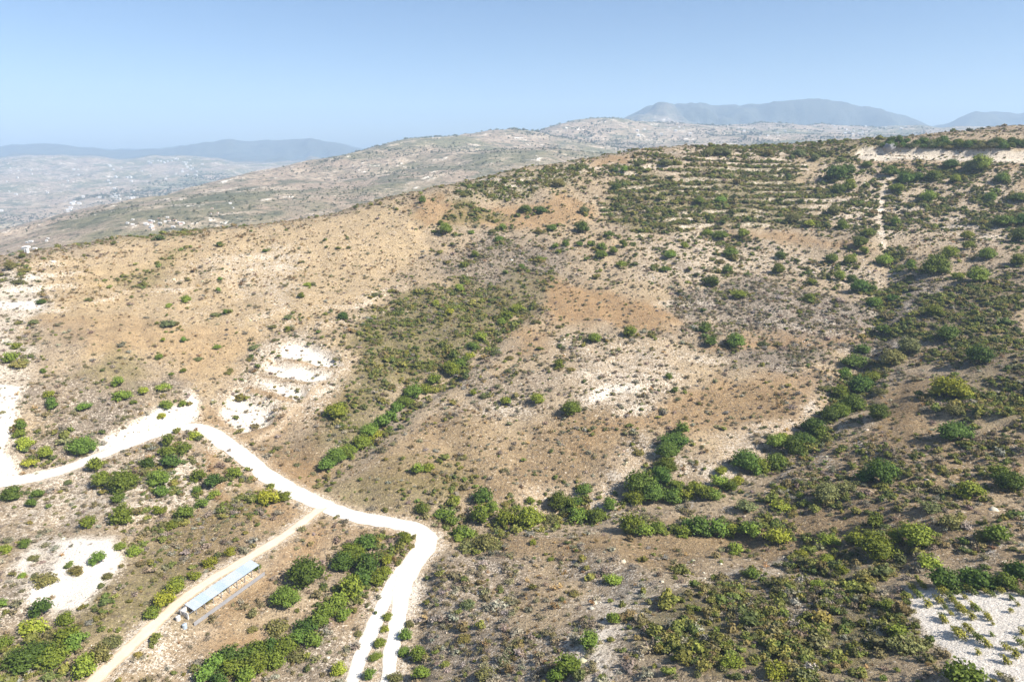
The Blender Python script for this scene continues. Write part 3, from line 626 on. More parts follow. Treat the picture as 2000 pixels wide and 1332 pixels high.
# ------------------------------------------------------------------ mesh helpers
def mesh_from(name, V, F, mat, smooth_=False):
    me = bpy.data.meshes.new(name)
    V = np.asarray(V, np.float32); F = np.asarray(F, np.int32)
    me.vertices.add(len(V)); me.vertices.foreach_set('co', V.ravel())
    k = F.shape[1]
    me.loops.add(F.size); me.loops.foreach_set('vertex_index', F.ravel())
    me.polygons.add(len(F)); me.polygons.foreach_set('loop_start', np.arange(0, F.size, k, dtype=np.int32)); me.polygons.foreach_set('loop_total', np.full(len(F), k, np.int32))
    if smooth_: me.polygons.foreach_set('use_smooth', np.ones(len(F), bool))
    me.update(calc_edges=True); me.validate()
    me.materials.append(mat)
    return me
def link(name, data, parent=None, loc=None):
    o = bpy.data.objects.new(name, data); col.objects.link(o)
    if parent is not None: o.parent = parent
    if loc is not None: o.location = loc
    return o
def tag(o, label=None, cat=None, group=None, kind=None):
    for k, v in (('label', label), ('category', cat), ('group', group), ('kind', kind)):
        if v: o[k] = v
    return o
def grid_mesh(name, X, Y, Zz, mat):
    nx, ny = X.shape
    V = np.stack([X, Y, Zz], -1).reshape(-1, 3)
    i = np.arange(nx * ny).reshape(nx, ny)
    F = np.stack([i[:-1, :-1], i[1:, :-1], i[1:, 1:], i[:-1, 1:]], -1).reshape(-1, 4)
    return mesh_from(name, V, F, mat, True)
def set_col(me, name, A):
    a = me.attributes.new(name, 'FLOAT_COLOR', 'POINT')
    A = A.reshape(-1, 3); B = np.ones((len(A), 4), np.float32); B[:, :3] = A
    a.data.foreach_set('color', B.ravel())
def set_f(me, name, A, dom='POINT'):
    a = me.attributes.new(name, 'FLOAT', dom); a.data.foreach_set('value', np.asarray(A, np.float32).ravel())
class MB:
    """collects quads and triangles of boxes, bars, prisms"""
    def __init__(s): s.v, s.f = [], []
    def box(s, c, h, ax=None):
        ax = ax or ((1, 0, 0), (0, 1, 0), (0, 0, 1)); c = Vector(c); A = [Vector(a).normalized() * q for a, q in zip(ax, h)]
        b = len(s.v)
        for sx, sy, sz in ((-1, -1, -1), (1, -1, -1), (1, 1, -1), (-1, 1, -1), (-1, -1, 1), (1, -1, 1), (1, 1, 1), (-1, 1, 1)):
            s.v.append(tuple(c + A[0] * sx + A[1] * sy + A[2] * sz))
        s.f += [tuple(b + i for i in q) for q in ((3, 2, 1, 0), (4, 5, 6, 7), (0, 1, 5, 4), (1, 2, 6, 5), (2, 3, 7, 6), (3, 0, 4, 7))]
        return s
    def bar(s, p, q, r, r2=None, n=6):
        p, q = Vector(p), Vector(q); d = (q - p).normalized(); u = d.orthogonal().normalized(); w_ = d.cross(u); b = len(s.v); r2 = r if r2 is None else r2
        for P, rr in ((p, r), (q, r2)):
            for i in range(n):
                a = 2 * math.pi * i / n; s.v.append(tuple(P + u * (rr * math.cos(a)) + w_ * (rr * math.sin(a))))
        s.f += [(b + i, b + (i + 1) % n, b + n + (i + 1) % n, b + n + i) for i in range(n)]
        s.f.append(tuple(b + i for i in reversed(range(n)))); s.f.append(tuple(b + n + i for i in range(n)))
        return s
    def mesh(s, name, mat):
        me = bpy.data.meshes.new(name); me.from_pydata(s.v, [], s.f); me.update(); me.materials.append(mat); return me
    def build(s, name, mat, parent=None, loc=None): return link(name, s.mesh(name, mat), parent, loc)

# ------------------------------------------------------------------ setting: hillside, far land, roads
me = grid_mesh('hillside', GX, GY, H, M['ground'])
set_col(me, 'cover', cover); set_col(me, 'mask', np.stack([chalk, np.clip(twig, 0, 1) * clear, dry], -1))
tag(link('hillside', me), kind='structure', label='dry scrubby hillside of straw, rust soil and bare chalk')

def stretch(lo, hi, n, c, k):
    t = np.linspace(0, 1, n)
    a, b_ = math.asinh((lo - c) / k), math.asinh((hi - c) / k)
    return c + k * np.sinh(a + (b_ - a) * t)
fxs, fys = stretch(-6600, 6600, 560, 0, 1400), stretch(-1800, 8800, 560, 1500, 1100)
FX, FY = np.meshgrid(fxs, fys, indexing='ij')
FZ = far_f(FX, FY)
ins = (FX > X0 - 2) & (FX < X1 + 2) & (FY > Y0_ - 2) & (FY < Y1_ + 2)
e2 = np.minimum(np.minimum(FX - X0, X1 - FX), np.minimum(FY - Y0_, Y1_ - FY))
under = hgt(FX, FY)
FZ = np.where(ins, np.minimum(FZ, under) - 1.0 - np.clip(e2, 0, 60) * .6, FZ)
tag(link('distant_hills', grid_mesh('distant_hills', FX, FY, FZ, M['far'])), kind='structure', label='hazy hills, plain and mountains beyond the crest')
def far_hit(u, v, y0=750, y1=6000):
    dx, dy, dz = pix_dir(u, v)
    ys = np.concatenate([np.arange(y0, max(y0 + 1, min(y1, 3000)), 6), np.arange(max(y0, 3000), y1, 15)])
    X = dx / dy * ys; Zr = CAMZ + dz / dy * ys; Zt = far_f(X, ys)
    b = Zr <= Zt
    k = int(np.argmax(b)) if b.any() else int(np.argmin(np.abs(Zr - Zt)))
    return X[k], ys[k], Zt[k]

def road_mesh(name, x, y, z, wd, mat, lift):
    tx, ty = np.gradient(x), np.gradient(y); L = np.hypot(tx, ty) + 1e-9; nx, ny = -ty / L, tx / L
    s = np.arange(len(x)) * 1.2
    cols = np.linspace(-1, 1, 9)
    if name == 'dirt_road': wd = np.interp(y, [95, 122, 136, 160], [3.1, 3.3, 5.2, 5.2])   # narrower below the fork
    wl = wd / 2 * (1 + .16 * noise2(s, s * 0, 8, 5) + .15 * noise2(s, s * 0, 2.6, 6)); wr = wd / 2 * (1 + .16 * noise2(s, s * 0, 8, 9) + .15 * noise2(s, s * 0, 2.6, 8))
    off = np.where(cols[None] < 0, cols[None] * wl[:, None], cols[None] * wr[:, None])
    PX, PY = x[:, None] + nx[:, None] * off, y[:, None] + ny[:, None] * off
    PZ = z[:, None] + lift - .05 * np.abs(cols[None]) ** 3 + .03 * noise2(PX, PY, 2.5, 12)
    PZ = np.maximum(PZ, hgt(PX, PY) + .03)
    me = grid_mesh(name, PX, PY, PZ, mat)
    set_f(me, 'edge', np.abs(np.broadcast_to(cols, PX.shape)))
    set_f(me, 'rut', np.broadcast_to(np.exp(-((np.abs(cols) - .5) / .2) ** 2), PX.shape))
    return me
for k, (rn, lab) in enumerate((('farm_track', 'sandy farm track past the long metal-roofed shed'), ('dirt_road_branch', 'narrow white chalk side road beside the verge island'), ('dirt_road', 'wide white chalk dirt road winding through the valley'))):
    x, y, z, wd = road_geo[rn]
    tag(link(rn, road_mesh(rn, x, y, z, wd, M['track' if rn == 'farm_track' else 'road'], .07 + .03 * k)), kind='structure', label=lab)
# widened junction where the road bends
jx, jy = hit([838], [1050])

# ------------------------------------------------------------------ vegetation meshes
def ico(sub):
    t = (1 + 5 ** .5) / 2
    V = [(-1, t, 0), (1, t, 0), (-1, -t, 0), (1, -t, 0), (0, -1, t), (0, 1, t), (0, -1, -t), (0, 1, -t), (t, 0, -1), (t, 0, 1), (-t, 0, -1), (-t, 0, 1)]
    F = [(0, 11, 5), (0, 5, 1), (0, 1, 7), (0, 7, 10), (0, 10, 11), (1, 5, 9), (5, 11, 4), (11, 10, 2), (10, 7, 6), (7, 1, 8), (3, 9, 4), (3, 4, 2), (3, 2, 6), (3, 6, 8), (3, 8, 9), (4, 9, 5), (2, 4, 11), (6, 2, 10), (8, 6, 7), (9, 8, 1)]
    V = [Vector(v).normalized() for v in V]
    for _ in range(sub):
        c, F2 = {}, []
        def md(a, b):
            k = (min(a, b), max(a, b))
            if k not in c: c[k] = len(V); V.append(((V[a] + V[b]) / 2).normalized())
            return c[k]
        for a, b, d in F:
            e, f, g = md(a, b), md(b, d), md(d, a); F2 += [(a, e, g), (b, f, e), (d, g, f), (e, f, g)]
        F = F2
    return np.array([tuple(v) for v in V]), np.array(F)
ICO1 = ico(1)
def crown_mesh(name, seed, lobes, leaves, leaf, mat, flat=.8, core=.80, spread=.30, lift=.5, ragged=.10, lob=1.0):
    """unit crown, about 1 wide; solid inner lobes and many small leaf clumps over them"""
    r = np.random.default_rng(seed)
    Cn, Rd = [], []
    for i in range(lobes):
        a = 2 * math.pi * (i + r.uniform(-.3, .3)) / max(lobes - 1, 1); q = spread * r.uniform(.65, 1.1) if i else 0
        q *= 1 if i % 3 else .55; zz = lift * flat + ((r.uniform(-.24, .06) if i % 3 else r.uniform(.08, .22)) if i else .04) * flat
        Cn.append((q * math.cos(a), q * math.sin(a), zz)); Rd.append(lob * r.uniform(.17, .29) if i else .30)
    Cn, Rd = np.array(Cn), np.array(Rd)
    V, F, T = [], [], []
    nb = 0
    for c, q in zip(Cn, Rd):
        v = ICO1[0] * (q * core) * (1 + r.uniform(-.16, .16, (len(ICO1[0]), 1)))
        v[:, 2] *= flat
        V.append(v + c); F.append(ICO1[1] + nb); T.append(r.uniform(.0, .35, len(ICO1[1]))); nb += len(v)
    w_ = Rd ** 2 / (Rd ** 2).sum()
    pick = r.choice(lobes, leaves, p=w_)
    d = r.normal(size=(leaves, 3)); d[:, 2] = np.where(d[:, 2] < -.3, -d[:, 2], d[:, 2]); d /= np.linalg.norm(d, axis=1)[:, None]
    P = Cn[pick] + d * (Rd[pick] * r.uniform(.78, 1.0 + ragged * 1.6, leaves))[:, None] * np.array([1, 1, flat])
    P[:, 2] = np.maximum(P[:, 2], .02)
    nrm = d + r.normal(size=(leaves, 3)) * .75; nrm[:, 2] += .25; nrm /= np.linalg.norm(nrm, axis=1)[:, None]
    t1 = np.cross(nrm, r.normal(size=(leaves, 3))); t1 /= np.linalg.norm(t1, axis=1)[:, None]; t2 = np.cross(nrm, t1)
    sz = leaf * r.uniform(.55, 1.35, (leaves, 1)); s2 = sz * r.uniform(.5, .95, (leaves, 1))
    q0, q1, q2, q3 = P - t1 * sz, P + t2 * s2 + nrm * sz * .25, P + t1 * sz, P - t2 * s2 + nrm * sz * .2
    lv = np.stack([q0, q1, q2, q3], 1).reshape(-1, 3)
    b = nb + np.arange(leaves)[:, None] * 4
    lf = np.concatenate([b + np.array([[0, 1, 2]]), b + np.array([[0, 2, 3]])])
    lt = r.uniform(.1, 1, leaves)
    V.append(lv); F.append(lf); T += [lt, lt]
    me = mesh_from(name, np.concatenate(V), np.concatenate(F), mat)
    set_f(me, 'leaf', np.concatenate(T), 'FACE')
    return me
def trunk_mesh(seed):
    r = random.Random(seed); m = MB()
    m.bar((0, 0, -.12), (.01, .01, .22), .045, .034, 7)
    for i in range(3):
        a = i * 2.1 + r.uniform(-.4, .4)
        e = Vector((.17 * math.cos(a), .17 * math.sin(a), .42)); m.bar((.01, .01, .19), e, .026, .014, 5); m.bar(e, e + Vector((.06 * math.cos(a + .6), .06 * math.sin(a + .6), .12)), .013, .006, 4)
    return m.mesh('trunk', M['bark'])
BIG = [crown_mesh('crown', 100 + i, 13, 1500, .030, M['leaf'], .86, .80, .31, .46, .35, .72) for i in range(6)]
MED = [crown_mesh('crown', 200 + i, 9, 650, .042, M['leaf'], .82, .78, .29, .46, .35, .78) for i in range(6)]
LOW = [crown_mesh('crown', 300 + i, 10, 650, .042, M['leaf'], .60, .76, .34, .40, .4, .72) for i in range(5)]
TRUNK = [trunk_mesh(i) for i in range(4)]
scrub_protos = {
    'olive': [crown_mesh('scrub_clump', 400 + i, 4, 80, .085, M['scrub'], .62, .80, .27, .38, .2) for i in range(4)],
    'grey': [crown_mesh('scrub_clump', 420 + i, 4, 90, .075, M['scrub'], .50, .62, .29, .34, .45) for i in range(3)],
    'dry': [crown_mesh('scrub_clump', 440 + i, 2, 50, .10, M['scrub'], .75, .55, .22, .38, .6) for i in range(3)],
}

# ------------------------------------------------------------------ trees and bushes that can be told apart: u, v, width in photo pixels, tone
# tones: d dark green, g green, y yellow-green, o grey-olive
TREES = """24 965 36 d,75 966 24 g,63 984 22 g,133 942 15 o,187 909 34 g,200 937 38 g,241 942 46 d,311 936 44 g,315 958 34 g,290 902 34 d,329 862 30 d,328 880 34 d,335 902 40 d,360 878 30 d,382 848 28 y,
388 931 32 g,418 938 38 d,385 956 23 g,418 965 26 g,457 923 34 g,525 973 44 y,556 968 30 g,500 972 26 y,233 975 24 g,241 1008 42 d,310 1000 24 g,362 1001 38 d,395 982 27 g,336 1026 26 g,
173 1021 30 g,49 1061 24 g,9 1073 24 g,65 1087 18 o,149 1110 27 o,192 1092 29 g,210 1122 20 o,236 1066 20 y,264 1077 28 g,91 1129 36 o,44 1122 16 y,82 1190 35 d,66 1224 44 y,4 1180 20 g,9 1255 34 g,130 1211 30 d,
60 1281 60 d,322 1170 42 y,345 1145 40 g,130 1240 44 g,108 1283 46 g,196 1272 46 o,170 1302 44 g,150 1255 36 g,220 1250 34 o,300 1195 34 g,380 1120 30 y,410 1095 30 y,450 1075 26 y,90 1260 34 o,
598 1120 72 d,560 1161 56 g,672 1092 54 d,690 1076 56 d,544 1218 48 o,493 1229 18 o,716 1056 46 d,792 1054 32 g,722 1103 52 d,756 1096 30 y,740 1127 40 g,752 1118 30 g,687 1145 52 g,706 1128 40 d,660 1176 50 g,640 1192 44 g,672 1200 34 y,
621 1208 50 g,600 1222 48 d,584 1240 44 g,610 1250 36 g,560 1258 48 d,530 1262 44 d,505 1270 46 g,480 1282 50 d,450 1278 46 d,455 1305 46 g,500 1302 50 g,420 1296 42 g,540 1290 40 g,400 1318 44 g,480 1325 42 y,580 1275 34 o,430 1330 38 d,
757 1204 22 y,752 1226 22 y,742 1256 24 g,735 1280 26 g,722 1316 28 g,663 1306 30 y,700 1236 18 o,792 1240 30 g,790 1270 28 g,817 1278 32 g,824 1313 36 g,771 1320 30 o,800 1218 20 o,
824 991 38 d,889 977 28 g,868 1000 42 g,880 1015 36 d,944 970 42 g,938 1004 48 g,962 990 34 g,908 1036 50 y,895 1050 24 y,988 982 22 o,1036 977 22 y,988 1012 46 g,1030 1012 56 g,1072 1008 42 o,1090 980 50 d,1112 985 36 g,1128 978 40 d,1142 952 34 g,1130 1003 46 g,1165 1006 44 d,1191 986 30 g,1232 1022 50 g,1258 1028 44 y,1285 1030 36 g,
1250 948 62 d,1275 962 56 d,1240 970 44 g,1290 930 46 d,1300 905 48 d,1303 880 48 d,1318 857 54 d,1330 838 36 g,1247 881 24 o,1315 966 46 g,1340 962 40 y,1360 952 40 g,1380 960 46 g,1405 938 40 y,1425 950 34 g,1440 937 26 y,1395 965 34 g,1320 945 30 g,
1198 1127 38 y,1121 1155 24 o,1097 1168 18 o,1151 1248 46 g,1198 1208 30 g,950 1313 40 o,908 1243 30 o,985 1288 26 o,915 1176 28 o,950 1052 50 o,915 1060 44 o,970 1062 30 o,1075 1090 14 y,1040 1060 16 y,1110 1300 50 g,1085 1318 36 g,
1720 924 58 d,1690 930 36 d,1891 958 46 y,1968 938 60 d,1950 925 36 g,1524 981 36 y,1562 965 20 y,1456 982 40 o,1524 951 26 y,1615 960 52 o,1650 945 40 o,1706 1019 42 d,1818 987 36 o,1944 1042 46 g,1856 1012 44 o,1548 1002 20 o,
1370 1028 48 g,1335 1035 36 y,1345 1022 36 g,1401 1032 46 g,1430 1036 36 g,1464 1038 42 y,1520 1042 48 y,1436 1068 34 y,1620 1050 42 y,1564 1078 26 y,1615 1091 26 y,1713 1066 74 g,1671 1050 40 y,1748 1050 34 y,1790 1047 68 y,1814 1092 44 y,1643 1110 28 y,1468 1120 26 g,
1842 1133 58 d,1912 1132 54 d,1961 1134 46 d,1985 1120 44 d,1890 1124 34 g,1772 1253 62 o,1752 1236 46 g,1734 1182 32 g,1429 1288 40 y,1420 1262 22 y,1517 1302 50 y,1880 1322 70 g,1690 1118 40 o,1730 1110 44 o,1600 1140 30 y,
1409 295 32 o,1381 300 22 o,1631 341 40 d,1655 334 26 d,1636 372 30 d,1657 365 28 g,1692 322 22 g,1737 336 28 d,1765 353 28 g,1790 348 22 g,1821 344 30 g,1856 322 26 d,1912 322 42 g,1893 328 26 o,1865 351 24 g,1956 351 22 g,1933 385 24 g,1629 411 26 o,1748 435 22 g,1695 455 24 g,1751 369 22 g,1811 386 28 y,1548 428 30 o,1645 442 20 g,1961 432 30 g,1990 386 26 d,1888 462 22 y,1580 439 20 y,1407 390 24 g,1366 393 22 g,1995 432 28 d,1500 300 20 o,1560 300 22 o,1590 310 18 o,
1405 459 32 g,1381 454 26 g,1450 457 24 g,1426 491 30 g,1406 508 18 o,1523 499 24 g,1520 527 27 g,1390 551 32 d,1419 527 25 g,1442 574 32 g,1581 580 26 g,1624 506 28 g,1677 475 30 d,1687 491 20 g,1659 509 24 y,1639 540 26 y,1679 560 36 d,1662 544 26 d,1702 565 20 g,1706 591 30 g,1742 583 24 d,1725 511 28 y,1779 520 24 g,1828 522 44 g,1907 540 44 g,1853 493 34 g,1927 499 30 y,1889 481 22 g,1987 509 32 g,1990 464 32 d,1870 538 22 y,1825 609 30 g,1585 549 22 g,1725 645 28 g,1377 641 30 d,1388 668 28 d,1435 664 46 g,1491 668 26 o,1520 670 20 o,
1682 681 30 d,1668 706 44 d,1650 731 28 g,1772 674 48 o,1704 735 34 g,1678 756 42 d,1639 767 42 g,1660 792 50 d,1640 800 44 d,1621 807 46 d,1588 832 50 d,1567 857 50 d,1600 845 36 g,1516 861 44 g,1530 850 26 y,1549 875 42 d,1455 901 54 d,1513 901 52 d,1487 908 40 g,1470 915 34 g,1408 922 26 y,1852 758 64 y,1884 766 36 y,1862 796 36 o,1862 843 56 d,1715 807 40 d,1848 652 44 d,1909 695 50 d,1740 700 40 o,1720 760 30 o,1606 756 18 o,
870 448 30 g,921 454 15 g,960 450 16 o,981 443 22 g,974 466 20 g,1026 408 24 d,1056 410 24 d,1077 445 24 g,1052 450 20 o,1138 443 36 d,1084 480 18 g,1105 476 20 d,1131 476 18 g,1175 482 22 g,1189 457 22 d,1217 476 22 g,1152 476 16 g,825 391 20 d,1203 366 24 d,1336 480 20 g,1310 496 24 g,860 436 14 g,909 378 20 o,1091 357 30 o,1140 412 22 o,1201 331 18 d,1219 331 18 g,1245 320 20 o,1300 318 24 o,
670 616 28 d,906 518 22 g,928 497 20 g,897 563 22 y,850 592 20 y,879 610 20 y,733 572 18 o,1055 506 20 g,1019 520 20 g,1090 491 14 g,1299 526 22 g,1308 497 26 g,1281 517 20 o,1174 497 28 d,1198 490 24 g,1214 515 22 g,990 616 28 g,1010 601 30 g,980 627 22 g,938 657 30 g,924 675 26 g,918 691 22 y,908 700 22 d,881 722 40 g,899 710 28 g,848 742 36 g,830 756 36 g,809 767 38 g,790 782 38 g,776 798 32 g,764 812 30 g,747 825 38 g,722 838 44 g,735 846 30 y,708 864 44 g,679 880 44 g,657 893 44 g,638 908 38 g,660 803 44 y,
1162 659 34 g,1230 648 34 g,1092 711 26 g,1115 719 20 o,1050 776 40 y,1115 798 46 d,987 783 24 y,971 684 24 o,996 697 18 o,992 722 18 o,946 771 20 o,924 767 18 y,1045 625 20 o,1092 636 15 o,1270 652 18 o,1306 735 16 g,816 913 34 y,838 910 30 y,
424 676 16 y,312 698 17 g,387 698 17 o,231 747 28 g,238 770 30 y,281 763 24 y,319 754 26 y,326 790 27 g,357 790 18 g,317 815 18 y,166 794 27 g,103 788 28 g,95 767 24 y,261 785 14 g,43 835 25 g,40 851 20 g,50 869 28 y,90 884 30 g,59 900 26 y,162 873 46 g,128 844 18 o,496 676 20 o,488 700 14 o,443 727 14 o,564 617 20 o,562 642 16 g,533 638 14 o,537 662 14 o,81 590 16 d,67 628 16 o,328 630 30 o,343 630 20 o,420 613 16 o,441 609 16 g,602 554 18 y,589 577 16 g,364 586 22 y,330 597 13 y,32 676 20 y,22 700 26 y,40 709 30 o,85 723 14 g,359 664 14 g,319 664 12 g,36 548 22 o,47 527 20 o,177 585 11 o,359 725 12 g,335 730 11 g,430 478 15 d,518 490 12 d,20 520 24 o,430 545 12 g,427 566 12 g"""
TONE = dict(d=(.098, .142, .026), g=(.155, .205, .034), y=(.235, .272, .04), o=(.18, .178, .07))
ZONES = [  # find-it phrases, tested in photo pixels of the survey
    (lambda u, v: v < 345 and u > 1000, 'near the crest of the terraced hill', 'bushes near the terraced crest'),
    (lambda u, v: u > 1600 and v < 470, 'on the pale stony slope below the road cut', 'bushes below the road cut'),
    (lambda u, v: 820 < u < 1250 and v < 530, 'on the orange slope left of the terraces', 'bushes beside the terraces'),
    (lambda u, v: 1250 <= u < 1760 and v < 620, 'on the chalky slope below the terraces', 'bushes below the terraces'),
    (lambda u, v: u >= 1760 and v < 630, 'on the slope above the shaded spur', 'bushes above the shaded spur'),
    (lambda u, v: 600 < u < 1030 and 590 < v < 925 and abs((u - 630) * (-320) / 400 + 920 - v) < 32, 'in the green line down the middle gully', 'bushes of the middle gully'),
    (lambda u, v: u < 720 and v < 735, 'on the straw coloured slope above the chalk benches', 'bushes on the straw slope'),
    (lambda u, v: u < 430 and v < 850, 'on the stony bank above the white road', 'bushes above the white road'),
    (lambda u, v: u < 120 and v < 935, 'beside the white chalk bank above the road', 'bushes by the chalk bank'),
    (lambda u, v: u < 200 and v < 880, 'on the stony bank above the white road', 'bushes above the white road'),
    (lambda u, v: u < 470 and v < 1035, 'on the stony ground below the white road bend', 'bushes below the road bend'),
    (lambda u, v: u < 250 and v < 1135, 'around the bare white chalk patch', 'bushes round the chalk patch'),
    (lambda u, v: u < 470 and v < 1300 and u + v < 1600, 'in the scrub strip above the farm track', 'bushes above the farm track'),
    (lambda u, v: 470 <= u < 580 and v < 1000, 'beside the white road above the farm track', 'bushes beside the road'),
    (lambda u, v: 530 < u < 620 and 1090 < v < 1235, 'on the orange field beside the metal-roofed shed', 'trees by the shed field'),
    (lambda u, v: 690 < u < 840 and v > 1200, 'between and beside the two white road branches', 'bushes by the road branches'),
    (lambda u, v: u < 800 and v > 1040, 'in the wooded gully below the shed', 'trees of the lower gully'),
    (lambda u, v: u > 1560 and 640 < v < 870 and u < 1760, 'in the wooded gully below the shaded slope', 'trees of the upper stream gully'),
    (lambda u, v: 1220 < u < 1560 and 830 < v < 975, 'in the wooded gully around the sandy bed', 'trees of the sandy stream bed'),
    (lambda u, v: 800 < u < 1300 and 940 < v < 1060, 'in the stream tree line by the road junction', 'trees of the stream by the junction'),
    (lambda u, v: 1300 <= u < 1560 and 1010 < v < 1050, 'in the low hedge along the near spur', 'bushes of the spur hedge'),
    (lambda u, v: u > 1700 and v > 1110, 'around the white vineyard plot', 'bushes round the vineyard'),
    (lambda u, v: u > 1400 and v > 880 and v < 1110, 'on the brown shaded near spur', 'bushes on the near spur'),
    (lambda u, v: u > 1700, 'on the dark shaded slope of the spur', 'bushes on the shaded slope'),
    (lambda u, v: v > 1050, 'in the grey scrub of the near slope', 'bushes of the near slope'),
    (lambda u, v: True, 'on the brown slope between the two gullies', 'bushes on the middle slope'),
]
T = []
for t in TREES.replace('\n', '').split(','):
    u, v, wpx, c = t.split(); T.append((float(u), float(v), float(wpx), c))
U = np.array([t[0] for t in T]); V_ = np.array([t[1] for t in T]); W = np.array([t[2] for t in T])
TX, TY = hit(U, V_ + W * .30)
TZ = hgt(TX, TY)
SL = np.sqrt(TX ** 2 + TY ** 2 + (CAMZ - TZ) ** 2)
DI = W * SL / FPX * 0.95
SIZES = ((8.6, 'very large'), (7.0, 'large'), (5.6, 'mid-sized'), (4.4, 'fairly small'), (3.2, 'small'), (0, 'tiny'))
KIND = dict(d='dark green', g='green', y='yellow green', o='grey olive')
rr = random.Random(3)
tree_xy = []
def plant(x, y, z, D, tone, zone, group, i):
    size = next(s for q, s in SIZES if D >= q)
    tall = D > 4.6 and tone in 'dg'
    nm = 'leafy_tree' if tall else ('low_shrub' if tone == 'o' else 'round_bush')
    k = rr.uniform(.75, 1.28); q = rr.uniform(-.18, .18)
    shade = 'deep ' if k < .92 else ('bright ' if k > 1.12 else '')
    root = link(nm, None, None, (x, y, z - .05))
    kind_w = 'tree' if tall else ('shrub' if tone == 'o' else 'bush')
    tag(root, '%s %s%s %s %s' % (size, shade, KIND[tone], kind_w, zone), kind_w, '%s, %s %s%s %s' % (group, size, shade, KIND[tone], kind_w))
    root.rotation_euler.z = rr.uniform(0, 6.28)
    meshes = BIG if D > 6.5 else (LOW if tone == 'o' or (tone == 'y' and rr.random() < .5) else MED)
    cr = link('crown', rr.choice(meshes), root)
    h = D * rr.uniform(.72, 1.12) * (1.0 if tone != 'o' else .9)
    cr.scale = (D * rr.uniform(.85, 1.15), D * rr.uniform(.75, 1.2), h)
    cr.location.z = -.05 * h
    b = TONE[tone]
    cr.color = (b[0] * k * (1 + q), b[1] * k, b[2] * k * (1 - q), 1)
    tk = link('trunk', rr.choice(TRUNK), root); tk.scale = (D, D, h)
    tree_xy.append((x, y, D))
for i, (u, v, wpx, c) in enumerate(T):
    _, zone, group = next(z for z in ZONES if z[0](u, v))
    plant(TX[i], TY[i], TZ[i], DI[i], c, zone, group, i)
tree_ring = np.zeros(GX.shape)
for (x, y, D) in tree_xy:
    i, j = int((x - X0) / GS), int((y - Y0_) / GS); k = int(D * 1.6 / GS) + 2
    sl = (slice(max(i - k, 0), i + k), slice(max(j - k, 0), j + k))
    tree_ring[sl] = np.maximum(tree_ring[sl], np.exp(-(((GX[sl] - x) ** 2 + (GY[sl] - y) ** 2) / (D * .8) ** 2)))
green = green + .8 * tree_ring * smooth(-.4, .5, fbm(GX, GY, 10, 2, 79))
# grove above the road cut
gu = [1725 + 9.5 * i + rr.uniform(-3, 3) for i in range(31)]
for i, u in enumerate(gu):
    for k in range(2):
        x, y = hit([u + rr.uniform(-6, 6)], [290 - 7 * k + rr.uniform(-2, 2)]); xx, yb = float(x[0]), float(y[0])
        plant(xx, yb, float(hgt([xx], [yb])[0]), rr.uniform(5.0, 7.2), rr.choice('ddod'), 'in the dark grove above the pale road cut', 'grove above the road cut', i)

# ------------------------------------------------------------------ low scrub nobody could count
def scatter_nodes(name, protos):
    g = bpy.data.node_groups.new(name, 'GeometryNodeTree')
    g.interface.new_socket('Geometry', in_out='INPUT', socket_type='NodeSocketGeometry'); g.interface.new_socket('Geometry', in_out='OUTPUT', socket_type='NodeSocketGeometry')
    N, L = g.nodes, g.links
    gi, go = N.new('NodeGroupInput'), N.new('NodeGroupOutput')
    j = N.new('GeometryNodeJoinGeometry')
    for p in reversed(protos):
        oi = N.new('GeometryNodeObjectInfo'); oi.inputs['Object'].default_value = p
        gt = N.new('GeometryNodeGeometryToInstance'); L.new(oi.outputs['Geometry'], gt.inputs[0]); L.new(gt.outputs[0], j.inputs[0])
    ip = N.new('GeometryNodeInstanceOnPoints'); L.new(gi.outputs[0], ip.inputs['Points']); L.new(j.outputs[0], ip.inputs['Instance'])
    ip.inputs['Pick Instance'].default_value = True
    def na(nm, t):
        a = N.new('GeometryNodeInputNamedAttribute'); a.data_type = t; a.inputs[0].default_value = nm; return a.outputs[0]
    L.new(na('pick', 'INT'), ip.inputs['Instance Index'])
    L.new(na('turn', 'FLOAT_VECTOR'), ip.inputs['Rotation']); L.new(na('size', 'FLOAT_VECTOR'), ip.inputs['Scale'])
    L.new(ip.outputs[0], go.inputs[0])
    return g
def scatter(name, key, x, y, size, tint, label, cat, z=None):
    n = len(x); r = RNG
    z = hgt(x, y) - .04 if z is None else z
    me = bpy.data.meshes.new(name); me.vertices.add(n); me.vertices.foreach_set('co', np.stack([x, y, z], -1).astype(np.float32).ravel())
    def vec(nm, A): a = me.attributes.new(nm, 'FLOAT_VECTOR', 'POINT'); a.data.foreach_set('vector', A.astype(np.float32).ravel())
    vec('turn', np.stack([r.uniform(-.12, .12, n), r.uniform(-.12, .12, n), r.uniform(0, 6.28, n)], -1))
    vec('size', np.stack([size, size * r.uniform(.8, 1.2, n), size * r.uniform(.75, 1.2, n)], -1))
    a = me.attributes.new('pick', 'INT', 'POINT'); a.data.foreach_set('value', r.integers(0, len(scrub_protos[key]), n).astype(np.int32))
    a = me.attributes.new('tint', 'FLOAT_COLOR', 'POINT'); a.data.foreach_set('color', np.concatenate([tint, np.ones((n, 1))], 1).astype(np.float32).ravel())
    me.update()
    me.materials.append(M['scrub'])
    o = link(name, me)
    tag(o, label, cat, kind='stuff')
    protos = [bpy.data.objects.new('scrub_clump', p) for p in scrub_protos[key]]
    md = o.modifiers.new('scatter', 'NODES'); md.node_group = scatter_nodes(name, protos)
    return o
